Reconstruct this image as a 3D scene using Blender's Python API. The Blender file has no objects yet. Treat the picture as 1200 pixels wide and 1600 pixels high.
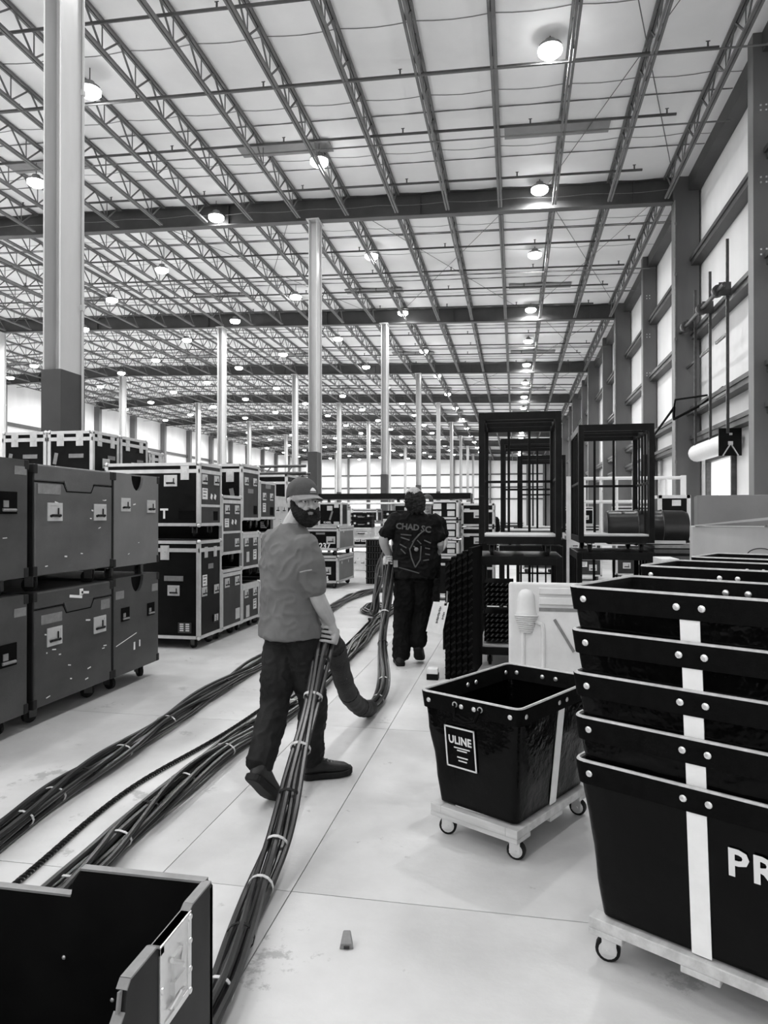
import bpy, bmesh, math, random
from mathutils import Vector, Matrix, noise
random.seed(7)
R = math.radians
SC = bpy.context.scene
COL = SC.collection

# ------------------------------------------------------------------ camera, world, exposure
YAW = math.atan(205/1080); PITCH = math.atan(6/1080)
cd = bpy.data.cameras.new('camera'); cam = bpy.data.objects.new('camera', cd); COL.objects.link(cam)
cam.location = (0, 0, 1.55); cam.rotation_euler = (R(90)+PITCH, 0, YAW)
cd.sensor_fit = 'HORIZONTAL'; cd.sensor_width = 36; cd.lens = 36*1080/1200; cd.clip_start = .05; cd.clip_end = 400
SC.camera = cam
W = bpy.data.worlds.new('sky'); SC.world = W; W.use_nodes = True
W.node_tree.nodes['Background'].inputs[0].default_value = (1, 1, 1, 1)
W.node_tree.nodes['Background'].inputs[1].default_value = 2.5
vs = SC.view_settings; vs.view_transform = 'Standard'; vs.look = 'None'; vs.exposure = 0.0; vs.gamma = 1.0
vs.use_curve_mapping = False
cy = SC.cycles
cy.use_denoising = True; cy.max_bounces = 6; cy.diffuse_bounces = 4; cy.adaptive_threshold = .02; cy.glossy_bounces = 3; cy.sample_clamp_indirect = 6
LAMP_W = 196

# ------------------------------------------------------------------ helpers
class MB:
    def __init__(s): s.v = []; s.f = []
    def add(s, vs, fs):
        o = len(s.v); s.v += [tuple(p) for p in vs]; s.f += [tuple(i+o for i in f) for f in fs]; return s
    def bx(s, x0, x1, y0, y1, z0, z1, M=None):
        P = [(x0,y0,z0),(x1,y0,z0),(x1,y1,z0),(x0,y1,z0),(x0,y0,z1),(x1,y0,z1),(x1,y1,z1),(x0,y1,z1)]
        if M is not None: P = [M @ Vector(p) for p in P]
        return s.add(P, [(0,3,2,1),(4,5,6,7),(0,1,5,4),(1,2,6,5),(2,3,7,6),(3,0,4,7)])
    def tube(s, pts, r, n=8, cap=True, flat=1.0):
        pts = [Vector(p) for p in pts]; m = len(pts)
        rr = r if isinstance(r, (list, tuple)) else [r]*m
        t0 = (pts[1]-pts[0]).normalized()
        up = Vector((0,0,1)) if abs(t0.z) < .9 else Vector((1,0,0))
        a = t0.cross(up).normalized(); V = []; F = []
        for i, p in enumerate(pts):
            t = (pts[min(i+1, m-1)]-pts[max(i-1, 0)]).normalized()
            a = (a-t*a.dot(t)).normalized(); b = t.cross(a)
            for k in range(n):
                q = 2*math.pi*k/n
                V.append(p+a*math.cos(q)*rr[i]+b*math.sin(q)*rr[i]*flat)
        for i in range(m-1):
            for k in range(n):
                k2 = (k+1) % n
                F.append((i*n+k, i*n+k2, (i+1)*n+k2, (i+1)*n+k))
        if cap:
            F.append(tuple(range(n-1, -1, -1))); F.append(tuple((m-1)*n+k for k in range(n)))
        return s.add(V, F)
    def bar(s, p, q, w, h, up=(0,0,1)):
        p = Vector(p); q = Vector(q); t = (q-p).normalized(); u = Vector(up)
        if abs(t.dot(u)) > .95: u = Vector((1,0,0))
        a = t.cross(u).normalized()*w/2; b = a.cross(t).normalized()*h/2
        P = [p-a-b,p+a-b,p+a+b,p-a+b,q-a-b,q+a-b,q+a+b,q-a+b]
        return s.add(P, [(0,1,2,3),(7,6,5,4),(0,4,5,1),(1,5,6,2),(2,6,7,3),(3,7,4,0)])
    def loft(s, rings, cap=True):
        n = len(rings[0]); V = [p for r in rings for p in r]; F = []
        for i in range(len(rings)-1):
            for k in range(n):
                k2 = (k+1) % n
                F.append((i*n+k, i*n+k2, (i+1)*n+k2, (i+1)*n+k))
        if cap:
            F.append(tuple(range(n-1, -1, -1))); F.append(tuple((len(rings)-1)*n+k for k in range(n)))
        return s.add(V, F)
    def prism(s, poly, fn, d0, d1):
        n = len(poly)
        V = [fn(a, b, d0) for a, b in poly]+[fn(a, b, d1) for a, b in poly]
        return s.add(V, [tuple(range(n-1, -1, -1)), tuple(range(n, 2*n))]+[(k, (k+1) % n, n+(k+1) % n, n+k) for k in range(n)])
    def lathe(s, prof, n=16, M=None):
        rings = []
        for r, z in prof:
            ring = [Vector((r*math.cos(2*math.pi*k/n), r*math.sin(2*math.pi*k/n), z)) for k in range(n)]
            if M is not None: ring = [M @ p for p in ring]
            rings.append(ring)
        return s.loft(rings)
    def ell(s, c, r, n=12, M=None):
        rings = []
        for i in range(n+1):
            th = math.pi*min(max(i/n, .02), .98)
            ring = []
            for k in range(n*2):
                ph = math.pi*k/n
                p = Vector((r[0]*math.sin(th)*math.cos(ph), r[1]*math.sin(th)*math.sin(ph), -r[2]*math.cos(th)))
                if M is not None: p = M @ p
                ring.append(p+Vector(c))
            rings.append(ring)
        return s.loft(rings)
    def mesh(s, name, mat, smooth=False):
        me = bpy.data.meshes.new(name); me.from_pydata(s.v, [], s.f); me.update()
        bm = bmesh.new(); bm.from_mesh(me); bmesh.ops.recalc_face_normals(bm, faces=bm.faces); bm.to_mesh(me); bm.free()
        if mat is not None: me.materials.append(mat)
        if smooth:
            me.polygons.foreach_set('use_smooth', [True]*len(me.polygons))
            try: me.set_sharp_from_angle(angle=R(40))
            except Exception: pass
        return me
    def build(s, name, mat, parent=None, smooth=False, bevel=0, loc=None, rz=0):
        return link(name, s.mesh(name, mat, smooth), parent, bevel, loc, rz)

def link(name, me, parent=None, bevel=0, loc=None, rz=0):
    o = bpy.data.objects.new(name, me); COL.objects.link(o)
    if parent is not None: o.parent = parent
    if loc is not None: o.location = loc
    if rz: o.rotation_euler = (0, 0, rz)
    if bevel:
        b = o.modifiers.new('bevel', 'BEVEL'); b.width = bevel; b.segments = 2; b.limit_method = 'ANGLE'; b.angle_limit = R(50)
    return o
def tag(o, label, cat, group=None):
    o['label'] = label; o['category'] = cat
    if group: o['group'] = group
    return o
def thing(name, label, cat, loc=(0,0,0), rz=0, group=None):
    o = bpy.data.objects.new(name, None); COL.objects.link(o); o.empty_display_size = .1
    o.location = loc; o.rotation_euler = (0, 0, rz)
    return tag(o, label, cat, group)
def struct(o): o['kind'] = 'structure'; return o
def part(name, parent): # empty-free helper
    return lambda mb, mat, **k: mb.build(name, mat, parent, **k)
PROTO = {}
def shared(key, fn):
    if key not in PROTO: PROTO[key] = fn()
    return PROTO[key]
def place(name, me, parent, loc, rot=(0,0,0)):
    o = bpy.data.objects.new(name, me); COL.objects.link(o); o.parent = parent; o.location = loc; o.rotation_euler = rot
    return o
def text_mesh(txt, size, mat, depth=.0008, spacing=1.0, bold=.03):
    cu = bpy.data.curves.new('lettering', 'FONT'); cu.body = txt; cu.size = size; cu.extrude = depth
    cu.align_x = 'CENTER'; cu.align_y = 'CENTER'; cu.space_character = spacing; cu.resolution_u = 2; cu.offset = size*bold
    o = bpy.data.objects.new('lettering', cu); COL.objects.link(o)
    dg = bpy.context.evaluated_depsgraph_get()
    me = bpy.data.meshes.new_from_object(o.evaluated_get(dg))
    bpy.data.objects.remove(o); me.materials.clear(); me.materials.append(mat)
    return me

# ------------------------------------------------------------------ materials (neutral greys only)
def g(v): return (v, v, v, 1)
def M(name, a, b=None, scale=6, rough=.6, metal=0, bump=0, bscale=None, detail=5, stretch=(1,1,1), lo=.35, hi=.65, spec=.5, scuff=None, rvar=0):
    m = bpy.data.materials.new(name); m.use_nodes = True; nt = m.node_tree; N = nt.nodes; L = nt.links
    P = N['Principled BSDF']; P.inputs['Base Color'].default_value = g(a); P.inputs['Roughness'].default_value = rough
    P.inputs['Metallic'].default_value = metal; P.inputs['Specular IOR Level'].default_value = spec
    tc = N.new('ShaderNodeTexCoord'); mp = N.new('ShaderNodeMapping'); mp.inputs['Scale'].default_value = stretch
    L.new(tc.outputs['Object'], mp.inputs[0])
    col = None
    def nz(sc, det=detail, ro=.6):
        n = N.new('ShaderNodeTexNoise'); n.inputs['Scale'].default_value = sc; n.inputs['Detail'].default_value = det
        n.inputs['Roughness'].default_value = ro; L.new(mp.outputs[0], n.inputs['Vector']); return n
    def ramp(src, p0, p1, c0, c1):
        r = N.new('ShaderNodeValToRGB'); e = r.color_ramp.elements
        e[0].position = p0; e[0].color = c0; e[1].position = p1; e[1].color = c1; L.new(src, r.inputs[0]); return r
    if b is not None:
        r = ramp(nz(scale).outputs[0], lo, hi, g(a), g(b)); col = r.outputs[0]
    if scuff:
        sv, ssc, thr = scuff
        r2 = ramp(nz(ssc, 8, .75).outputs[0], thr, thr+.04, g(0), g(1))
        mx = N.new('ShaderNodeMixRGB'); L.new(r2.outputs[0], mx.inputs[0])
        if col is not None: L.new(col, mx.inputs[1])
        else: mx.inputs[1].default_value = g(a)
        mx.inputs[2].default_value = g(sv); col = mx.outputs[0]
    if col is not None: L.new(col, P.inputs['Base Color'])
    if rvar:
        r3 = ramp(nz(scale*1.7).outputs[0], .3, .7, g(max(rough-rvar, .05)), g(rough+rvar)); L.new(r3.outputs[0], P.inputs['Roughness'])
    if bump:
        bp = N.new('ShaderNodeBump'); bp.inputs['Strength'].default_value = bump; bp.inputs['Distance'].default_value = .02
        L.new(nz(bscale or scale*4).outputs[0], bp.inputs['Height']); L.new(bp.outputs[0], P.inputs['Normal'])
    return m
def emit(name, s):
    m = bpy.data.materials.new(name); m.use_nodes = True; nt = m.node_tree; nt.nodes.clear()
    e = nt.nodes.new('ShaderNodeEmission'); e.inputs[1].default_value = s; o = nt.nodes.new('ShaderNodeOutputMaterial')
    nt.links.new(e.outputs[0], o.inputs[0]); m.cycles.emission_sampling = 'NONE'; return m

mConc = M('concrete', .42, .62, scale=1.1, rough=.5, bump=.08, bscale=30, detail=9, lo=.3, hi=.7, scuff=(.36, 1.9, .60), rvar=.08)
mJoint = M('joint_filler', .12, rough=.9)
mDeck = M('white_roof_insulation', .85, .91, scale=.7, rough=.75, bump=.15, bscale=1.2)
mSteel = M('dark_grey_paint', .045, .065, scale=1.5, rough=.5)
mJoist = M('grey_primer_joist', .11, .15, scale=2, rough=.55)
mPipe = M('dark_pipe', .05, .07, scale=3, rough=.5)
mCol = M('grey_column_paint', .5, .6, scale=1.2, rough=.5, stretch=(1,1,.25), scuff=(.45, 1.6, .70))
mWrap = M('grey_column_wrap', .03, .04, scale=2, rough=.55)
mWallCol = M('wall_column_paint', .10, .14, scale=.9, rough=.5, stretch=(1,1,.3))
mWall = M('white_wall_liner', .74, .87, scale=.5, rough=.6, stretch=(1,1,.25), bump=.05, bscale=3)
mPatch = M('grey_roof_patch', .22, .27, scale=2, rough=.7)
mLens = emit('lamp_lens_glow', 25)
mHood = M('lamp_housing', .25, rough=.4, metal=.6)
mBlack = M('black_paint', .005, .009, scale=8, rough=.45, spec=.1)
mBlackFlat = M('black_matte', .003, .006, scale=8, rough=.8, spec=.04)
mAlu = M('aluminium', .62, .74, scale=9, rough=.38, metal=.55, bump=.05)
mSteelBright = M('bright_zinc', .7, .8, scale=15, rough=.3, metal=.7)
mDarkMetal = M('dark_metal', .05, .08, scale=10, rough=.4, metal=.5)
mRubber = M('black_rubber', .008, .014, scale=10, rough=.6, spec=.15)
mLam = M('black_case_laminate', .004, .007, scale=6, rough=.4, spec=.1, scuff=(.3, 9, .76))
mLamG = M('charcoal_case_laminate', .035, .05, scale=6, rough=.4, spec=.1, scuff=(.4, 9, .75))
mOld = M('worn_dark_case_board', .032, .055, scale=2.2, rough=.42, bump=.06, bscale=40, scuff=(.42, 3.6, .715), stretch=(1,1,1.6))
mOldG = M('worn_grey_case_board', .12, .165, scale=1.6, rough=.42, bump=.05, bscale=40, scuff=(.45, 4.2, .73))
mOldM = M('worn_mid_grey_case_board', .065, .1, scale=2.0, rough=.42, bump=.06, bscale=40, scuff=(.45, 4.0, .70), stretch=(1,1,1.5))
mOldB = M('worn_edge_board', .01, .022, scale=5, rough=.5, spec=.15, scuff=(.4, 5, .68), stretch=(1,1,.5))
mTape = M('grey_label_tape', .16, .22, scale=20, rough=.5)
mWhite = M('white_label', .75, .82, scale=20, rough=.5)
mVinyl = M('black_vinyl_canvas', .001, .002, scale=7, rough=.15, bump=.9, bscale=2.6, spec=.13)
mRim = M('black_rim_webbing', .004, .006, scale=30, rough=.6, spec=.03, bump=.1, bscale=120)
mRimEdge = M('highlit_rim_piping', .38, .5, scale=30, rough=.35)  # pale colour paints in the highlight where light catches the rim edge
mStripe = M('white_strip', .82, .88, scale=12, rough=.5)
mWood = M('pale_pine', .42, .58, scale=3, rough=.55, stretch=(1,8,8), bump=.08, bscale=12)
mPrint = M('faded_grey_print', .06, .1, scale=12, rough=.8)
mInk = M('white_print', .72, rough=.5)
mInkD = M('dark_print', .02, rough=.6)
mCard = M('brown_cardboard', .34, .42, scale=3, rough=.7, stretch=(1,1,.3))
mCardD = M('grey_cardboard', .15, .18, scale=3, rough=.7)
mFoam = M('moulded_foam', .60, .70, scale=4, rough=.6, bump=.06)
mCable = M('black_cable_jacket', .012, .03, scale=5, rough=.3)
mSheath = M('black_braided_sleeve', .007, .014, scale=60, rough=.6, bump=.3, bscale=90, spec=.15)
mTie = M('pale_cable_tie', .4, .55, scale=8, rough=.4)
mSkin = M('skin', .35, .42, scale=9, rough=.5, bump=.05, bscale=60)
mShirt = M('grey_cotton_shirt', .10, .13, scale=5, rough=.85, bump=.25, bscale=5)
mShirtB = M('black_cotton_shirt', .005, .009, scale=5, rough=.85, spec=.1, bump=.3, bscale=5)
mJean = M('dark_denim', .010, .02, scale=8, rough=.8, spec=.15, bump=.35, bscale=8)
mPantB = M('black_trousers', .005, .009, scale=8, rough=.8, spec=.08, bump=.3, bscale=7)
mShoe = M('black_shoe_leather', .01, .022, scale=10, rough=.45, spec=.25)
mCap = M('dark_cap_twill', .035, .05, scale=20, rough=.8, bump=.15, bscale=100)
mBrim = M('grey_cap_brim', .16, .2, scale=20, rough=.75)
mHair = M('dark_hair', .006, .018, scale=30, rough=.7, spec=.15, bump=.9, bscale=55)
mEyeW = M('eye_white', .6, rough=.3)
mEyeD = M('eye_iris', .03, rough=.2)
mLip = M('lip_skin', .24, .28, scale=20, rough=.5)
mCapL = M('pale_cap_mesh', .28, .36, scale=30, rough=.8, bump=.3, bscale=80)
mRailW = M('white_rail_paint', .75, .82, scale=6, rough=.45)
mDrum = M('black_plastic_drum', .006, .012, scale=3, rough=.3, spec=.25)
mPly = M('plywood_deck', .40, .52, scale=3, rough=.6, stretch=(1,6,1))

# ------------------------------------------------------------------ structure
GY = [-14.8, -3.2, 8.45, 20.5]+[32.1+11.6*k for k in range(8)]     # girder lines
WX, LX, RX, FY, BY = 5.05, -36.5, -26.8, 113.5, -27.0
def zb(x): return 10.43-.03*x if x > RX else 10.43-.03*RX-.03*(RX-x)   # underside of girders
def zd(x): return zb(x)+.70                                             # roof deck

# floor: base with joint filler, slabs proud of it
fb = MB(); fb.bx(LX-.3, WX+.3, BY-.3, FY+.3, -.35, -.012)
floor = struct(fb.build('floor', mJoint))
xs = [LX-.3, -32.9, -28.5, -23.9, -19.3, -14.7, -10.1, -5.5, -1.505, -.91, 3.69, WX+.3]
ys = [BY-.3, -19.3, -14.9, -10.46, -6.06, -1.66, 2.74, 4.95, 9.35, 13.75, 18.15, 22.55, 26.95, 31.35, 40.15, 48.95, 57.75, 66.55, 75.35, 92.95, FY+.3]
for i in range(len(xs)-1):
    for j in range(len(ys)-1):
        gx = .0018 if xs[i] in (-1.505,) else .0025
        b = MB(); x0, x1, y0, y1 = xs[i], xs[i+1], ys[j], ys[j+1]
        cx, cyy = (x0+x1)/2, (y0+y1)/2
        b.bx(x0+gx-cx, x1-gx-cx, y0+gx-cyy, y1-gx-cyy, -.05, 0)
        b.build('concrete_slab', mConc, floor, loc=(cx, cyy, 0))

# ceiling: insulation sagging between the joists
JX = []
x = 4.14
while x > LX+.4: JX.append(x); x -= 1.52
JX_all = [WX+.1]+JX+[LX-.1]
b = MB(); cols = []
for i in range(len(JX_all)-1):
    a0, a1 = JX_all[i], JX_all[i+1]
    for k in range(4): cols.append((a0+(a1-a0)*k/4, -.05*math.sin(math.pi*k/4)))
cols.append((JX_all[-1], 0))
rows = [(BY-.2)]+GY+[FY+.2]
rl = []
for i in range(len(rows)-1):
    n = max(2, int((rows[i+1]-rows[i])/2.3))
    for k in range(n): rl.append((rows[i]+(rows[i+1]-rows[i])*k/n, (k % n) != 0))
rl.append((rows[-1], False))
V = []; Fs = []
for (yy, sg) in rl:
    for (xx, s) in cols: V.append((xx, yy, zd(xx)+s+(0 if sg else .01)))
nc = len(cols)
for j in range(len(rl)-1):
    for i in range(nc-1): Fs.append((j*nc+i, (j+1)*nc+i, (j+1)*nc+i+1, j*nc+i+1))
b.add(V, Fs)
b.bx(LX-.4, WX+.4, BY-.4, FY+.4, 13.2, 13.4)
ceiling = struct(b.build('ceiling', mDeck, smooth=True))
# insulation seams: narrow facing tapes hanging slightly below the deck
for j, (yy, sg) in enumerate(rl):
    if sg and yy < 50:
        t = MB()
        for i in range(nc-1):
            (xa, sa), (xb, sb) = cols[i], cols[i+1]
            t.bar((xa, yy, zd(xa)+sa-.006), (xb, yy, zd(xb)+sb-.006), .02, .006)
        t.build('seam_tape', mTape, ceiling)
def girder(y):
    b = MB(); xsg = [WX-.1, RX, LX+.1]
    for i in range(2):
        p, q = xsg[i], xsg[i+1]
        def P(x, dz): return (x, y, zb(x)+dz)
        b.bar(P(p, .34), P(q, .34), .02, .68)
        b.bar(P(p, .015), P(q, .015), .26, .03); b.bar(P(p, .665), P(q, .665), .26, .03)
    o = b.build('roof_girder', mSteel, ceiling)
    st = MB(); xx = 3.3
    while xx > LX+1:
        st.bx(xx-.008, xx+.008, y-.12, y+.12, zb(xx)+.03, zb(xx)+.65); xx -= 6.08
    st.build('stiffener', mSteel, o)
for y in GY: girder(y)
# bar joists, chord mesh with its web as a child
def joist_meshes(Ln):
    c = MB()
    for sx in (-.036, .036):
        c.bx(sx-.025, sx+.025, .12, Ln-.12, -.065, -.008)
        c.bx(sx-.025, sx+.025, .25, Ln-.25, -.655, -.60)
    w = MB(); n = int(round((Ln-.5)/.62)); st = (Ln-.5)/n
    for k in range(n):
        y0 = .25+k*st
        w.bar((0, y0, -.03 if k % 2 else -.62), (0, y0+st, -.62 if k % 2 else -.03), .032, .032)
        if k % 2 == 0 and k: w.bar((0, y0, -.04), (0, y0, -.62), .02, .02)
    return c.mesh('roof_joist', mJoist), w.mesh('web', mJoist)
for gi in range(len(GY)-1):
    y0, y1 = GY[gi], GY[gi+1]; Ln = round(y1-y0, 3)
    cm, wm = shared(('j', Ln), lambda: joist_meshes(Ln))
    for xj in JX:
        if gi < 2 and xj < -14: continue
        o = place('roof_joist', cm, ceiling, (xj, y0, zd(xj)-.01)); place('web', wm, o, (0, 0, 0))
def xline(name, y, dz, r, mat, n=6, x0=WX-.35):
    b = MB(); b.tube([(x0, y, zd(x0)+dz), (RX, y, zd(RX)+dz), (LX+.2, y, zd(LX)+dz)], r, n)
    return b.build(name, mat, ceiling)
for gi in range(len(GY)-1):
    y0 = GY[gi]; bay = GY[gi+1]-y0
    if gi < 2: continue
    for f, dz, r in ((.13, -.58, .016), (.25, -.05, .016), (.455, -.66, .02), (.65, -.05, .016), (.665, -.66, .018), (.84, -.05, .014)):
        xline('bridging_rod', y0+bay*f, dz, r, mJoist)
    for f, xe in ((.29, 3.9), (.49, 3.9), (.675, 3.6), (.885, 3.3)):
        yy = y0+bay*f
        p = xline('sprinkler_pipe', yy, -.36, .032, mPipe, 6, xe)
        if gi < 5:
            h = MB(); xx = xe-.2
            while xx > -22:
                zz = zd(xx)-.36
                h.tube([(xx, yy, zz), (xx, yy, zz+.13)], .02, 5); h.tube([(xx-.04, yy, zz+.14), (xx+.04, yy, zz+.14)], .012, 4); xx -= 3.04
            h.build('sprinkler_heads', mPipe, p)
    for xc in (1.0, -5.95, -12.9, -19.8, -33):
        yy = y0+bay*.74; b = MB()
        b.bar((xc-1.25, yy, zd(xc-1.25)-.085), (xc+1.25, yy, zd(xc+1.25)-.085), .55, .03); b.build('roof_patch', mPatch, ceiling)
    if gi < 6:
        for k, xc in enumerate((-2.5, -9.5, 2.6)):
            if gi % 2 == 1 or k == 2:
                for s in (1, -1):
                    d = 2.6 if k < 2 else 1.7
                    b = MB(); b.tube([(xc-s*d, y0+.3, zd(xc-s*d)-.12), (xc+s*d, y0+bay-.3, zd(xc+s*d)-.12)], .011, 4)
                    b.build('brace_rod', mJoist, ceiling)
# draped cable along the second girder
b = MB(); pts = []
for k in range(60):
    xx = 4.2-k*.36; pts.append((xx, 20.5-.16, zb(xx)+.34-.05*abs(math.sin(k*.55))))
b.tube(pts, .009, 4); b.build('draped_cable', mTape, ceiling)

# walls
def wallbox(name, x0, x1, y0, y1, z0, z1, mat=mWall):
    b = MB(); b.bx(x0, x1, y0, y1, z0, z1); return struct(b.build(name, mat))
DOORS = [(-12.6, -9.6, 3.0), (-7.8, -4.8, 3.0), (-1.6, 1.4, 3.0), (3.6, 6.6, 3.0), (9.5, 12.5, 3.0), (17.35, 19.4, 2.95), (28.2, 31.2, 2.95), (39.5, 42.5, 2.95)]
b = MB(); yy = BY
for (d0, d1, dh) in DOORS:
    b.bx(WX, WX+.18, yy, d0, 0, 11.4); b.bx(WX, WX+.18, d0, d1, dh, 11.4); yy = d1
b.bx(WX, WX+.18, yy, FY, 0, 11.4)
wr = struct(b.build('wall_right', mWall))
b = MB(); b.bx(LX-.18, LX, BY, FY, 0, 11.9); wl = struct(b.build('wall_left', mWall))
b = MB(); b.bx(LX-.3, WX+.3, FY, FY+.2, 0, 12.6); wf = struct(b.build('wall_far', mWall))
b = MB(); b.bx(LX-.3, WX+.3, BY-.2, BY, 0, 12.6); wb_ = struct(b.build('wall_back', mWall))
def wide_flange(mb, x0, x1, y, wy, z1, z0=0):
    mb.bx(x0, x0+.022, y-wy/2, y+wy/2, z0, z1); mb.bx(x1-.022, x1, y-wy/2, y+wy/2, z0, z1); mb.bx(x0, x1, y-.012, y+.012, z0, z1)
# right wall columns: deep ones at the girders, slimmer ones half way
for i, gy in enumerate(GY):
    b = MB()
    b.bx(4.35, 5.0, gy-.19, gy+.19, 0, zb(4.3)+.68)
    o = b.build('wall_column', mWallCol, wr, bevel=.01)
    c = MB(); c.tube([(4.36, gy-.215, 0), (4.36, gy-.215, zb(4.3))], .022, 6)
    for zc in (3.0, 4.2, 6.4, 8.2, 9.6): c.bx(4.33, 4.39, gy-.25, gy-.2, zc, zc+.07)
    c.build('conduit', mTape, o)
    if i+1 < len(GY):
        hy = gy+(GY[i+1]-gy)*.515
        b = MB(); b.bx(4.55, 5.02, hy-.16, hy+.16, 0, zd(4.6)-.05)
        o = b.build('wall_column', mWallCol, wr, bevel=.01)
        if i < 4:
            c = MB()
            for zc in (8.0, 9.4, 6.6):
                for dx in (.12, .22):
                    for dz in (0, .1): c.bx(4.55+dx, 4.58+dx, hy-.175, hy-.16, zc+dz, zc+dz+.03)
            c.build('bolts', mSteelBright, o)
    # horizontal girts
    if i+1 < len(GY) and i > 1:
        for zc in (8.55, 6.5, 4.42, 3.62):
            c = MB(); c.bx(4.78, 5.04, gy+.2, GY[i+1]-.2, zc-.09, zc+.09); c.bx(4.74, 4.79, gy+.2, GY[i+1]-.2, zc+.03, zc+.13)
            c.build('wall_girt', mSteel, wr)
b = MB(); b.bx(4.72, 5.04, BY, FY, 10.55, 10.95); b.build('eave_strut', mSteel, wr)
for (d0, d1, dh) in DOORS:      # door surrounds
    b = MB()
    for yy in (d0-.09, d1+.01): b.bx(4.93, 5.06, yy, yy+.08, 0, dh+.08)
    b.bx(4.93, 5.06, d0-.09, d1+.09, dh, dh+.08); b.build('door_frame', mDarkMetal, wr)
for gy in GY+[GY[k]+5.8 for k in range(len(GY)-1)]:
    b = MB(); b.bx(LX, LX+.5, gy-.2, gy+.2, 0, 11.2); b.build('wall_column', mWallCol, wl)
b = MB(); b.bx(LX, LX+.2, BY, FY, 8.15, 8.4); b.build('wall_girt', mSteel, wl)
b = MB(); b.bx(LX, LX+.2, BY, FY, 4.3, 4.5); b.build('wall_girt', mSteel, wl)
for k in range(9):
    yy = 14+11.6*k; b = MB(); b.bx(LX, LX+.5, yy, yy+1.2, 5.2, 6.7); b.build('unit_heater', mPatch, wl)
xx = LX+3
while xx < WX:
    b = MB(); b.bx(xx-.15, xx+.15, FY-.4, FY, 0, 11.8); b.build('wall_column', mWallCol, wf); xx += 5.9
for zc in (4.3, 6.2, 8.3):
    b = MB(); b.bx(LX, WX, FY-.15, FY, zc-.1, zc+.1); b.build('wall_girt', mSteel, wf)

ORD = ['first', 'second', 'third', 'fourth', 'fifth', 'sixth', 'seventh', 'eighth', 'ninth', 'tenth', 'eleventh', 'twelfth', 'thirteenth', 'fourteenth', 'fifteenth', 'sixteenth', 'seventeenth', 'eighteenth', 'nineteenth', 'twentieth', 'twenty-first', 'twenty-second', 'twenty-third', 'twenty-fourth', 'twenty-fifth', 'twenty-sixth', 'twenty-seventh']
# free-standing columns
CG = 'steel columns in three rows across the hall'
names = {(0,1): 'tall grey steel column nearest the camera, behind the dark road cases',
         (0,2): 'grey steel column rising directly behind the bearded man in the cap',
         (1,2): 'grey steel column half hidden behind the nearest big column at left',
         (0,3): 'slim grey steel column above the second cable carrier, under the second cross girder',
         (1,3): 'grey steel column standing behind the metal edged flight case row',
         (2,3): 'grey steel column at the far left edge of the picture'}
for ci, cx in enumerate((-6.06, -14.27, -26.75)):
    for gi, gy in enumerate(GY):
        gi -= 1
        if gi < 1 or gy > FY-2: continue
        if ci > 0 and gi == 1: continue
        lab = names.get((ci, gi), 'slim grey steel column, %s from the camera in the row %s' % (ORD[gi-1], ('nearest the right wall', 'in the middle of the hall', 'nearest the left wall')[ci]))
        o = thing('steel_column', lab, 'column', (cx, gy, 0), 0, CG)
        key = round(zb(cx), 3)
        def mk():
            b = MB(); b.bx(.11, .13, -.25, .25, 0, key); b.bx(-.13, -.11, -.25, .25, 0, key); b.bx(-.12, .12, -.012, .012, 0, key); b.bx(-.2, .2, -.3, .3, key-.03, key)
            w = MB(); w.bx(-.145, .145, -.262, .262, 0, 3.5)
            c = MB(); c.tube([(.15, .2, 0), (.15, .2, key)], .02, 6); c.bx(.13, .17, .17, .23, 4.4, 4.48); c.bx(.13, .17, .17, .23, 7.4, 7.48)
            p = MB(); p.bx(-.24, .24, -.36, .36, 0, .03)
            return b.mesh('shaft', mCol), w.mesh('column_wrap', mWrap), c.mesh('conduit', mCol, True), p.mesh('base_plate', mWrap)
        for n_, me in zip(('shaft', 'column_wrap', 'conduit', 'base_plate'), shared(('col', ci), mk)): place(n_, me, o, (0, 0, 0))

# ------------------------------------------------------------------ high bay lamps
def lamp_meshes():
    h = MB(); h.lathe([(.03, .2), (.1, .18), (.13, .1), (.23, .06), (.25, 0), (.22, -.01)], 14)
    l = MB(); l.lathe([(.24, .0), (.235, -.07), (.18, -.12), (.08, -.14)], 14)
    s = MB(); s.tube([(0, 0, 0), (0, 0, 1)], .012, 5)
    return h.mesh('housing', mHood, True), l.mesh('lens', mLens, True), s.mesh('stem', mPipe)
LM = lamp_meshes()
LROWS = {.69: [2.5, 8.2, 14.04, 20.0, 24.97, 31.6, 37.3, 43.1], -5.05: [3.2, 10.3, 17.47, 24.2, 31.25, 38.7], -9.15: [6.6, 13.63, 20.15, 28.1, 35.2],
         -13.13: [3.2, 10.1, 17.1, 24.08, 31.05, 38.0], -17.06: [6.0, 13.0, 20.0, 27.02, 33.95], -21.1: [10, 17, 24, 31, 38], -25.2: [13, 20, 27, 34],
         -29.3: [17, 24, 31, 38], -33.4: [20, 27, 34]}
LNAME = {(.69, 2): 'bright round high bay lamp nearest the top edge, right of centre', (.69, 3): 'bright round high bay lamp just before the first cross girder, at right',
         (-9.15, 1): 'bright round high bay lamp beside the big column at upper left', (-5.05, 2): 'bright round high bay lamp near the middle joists, above the first cross girder',
         (-9.15, 2): 'bright round high bay lamp against the first cross girder, left of centre'}
AL = bpy.data.lights.new('high_bay_light', 'AREA'); AL.shape = 'DISK'; AL.size = .36; AL.energy = LAMP_W
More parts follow.
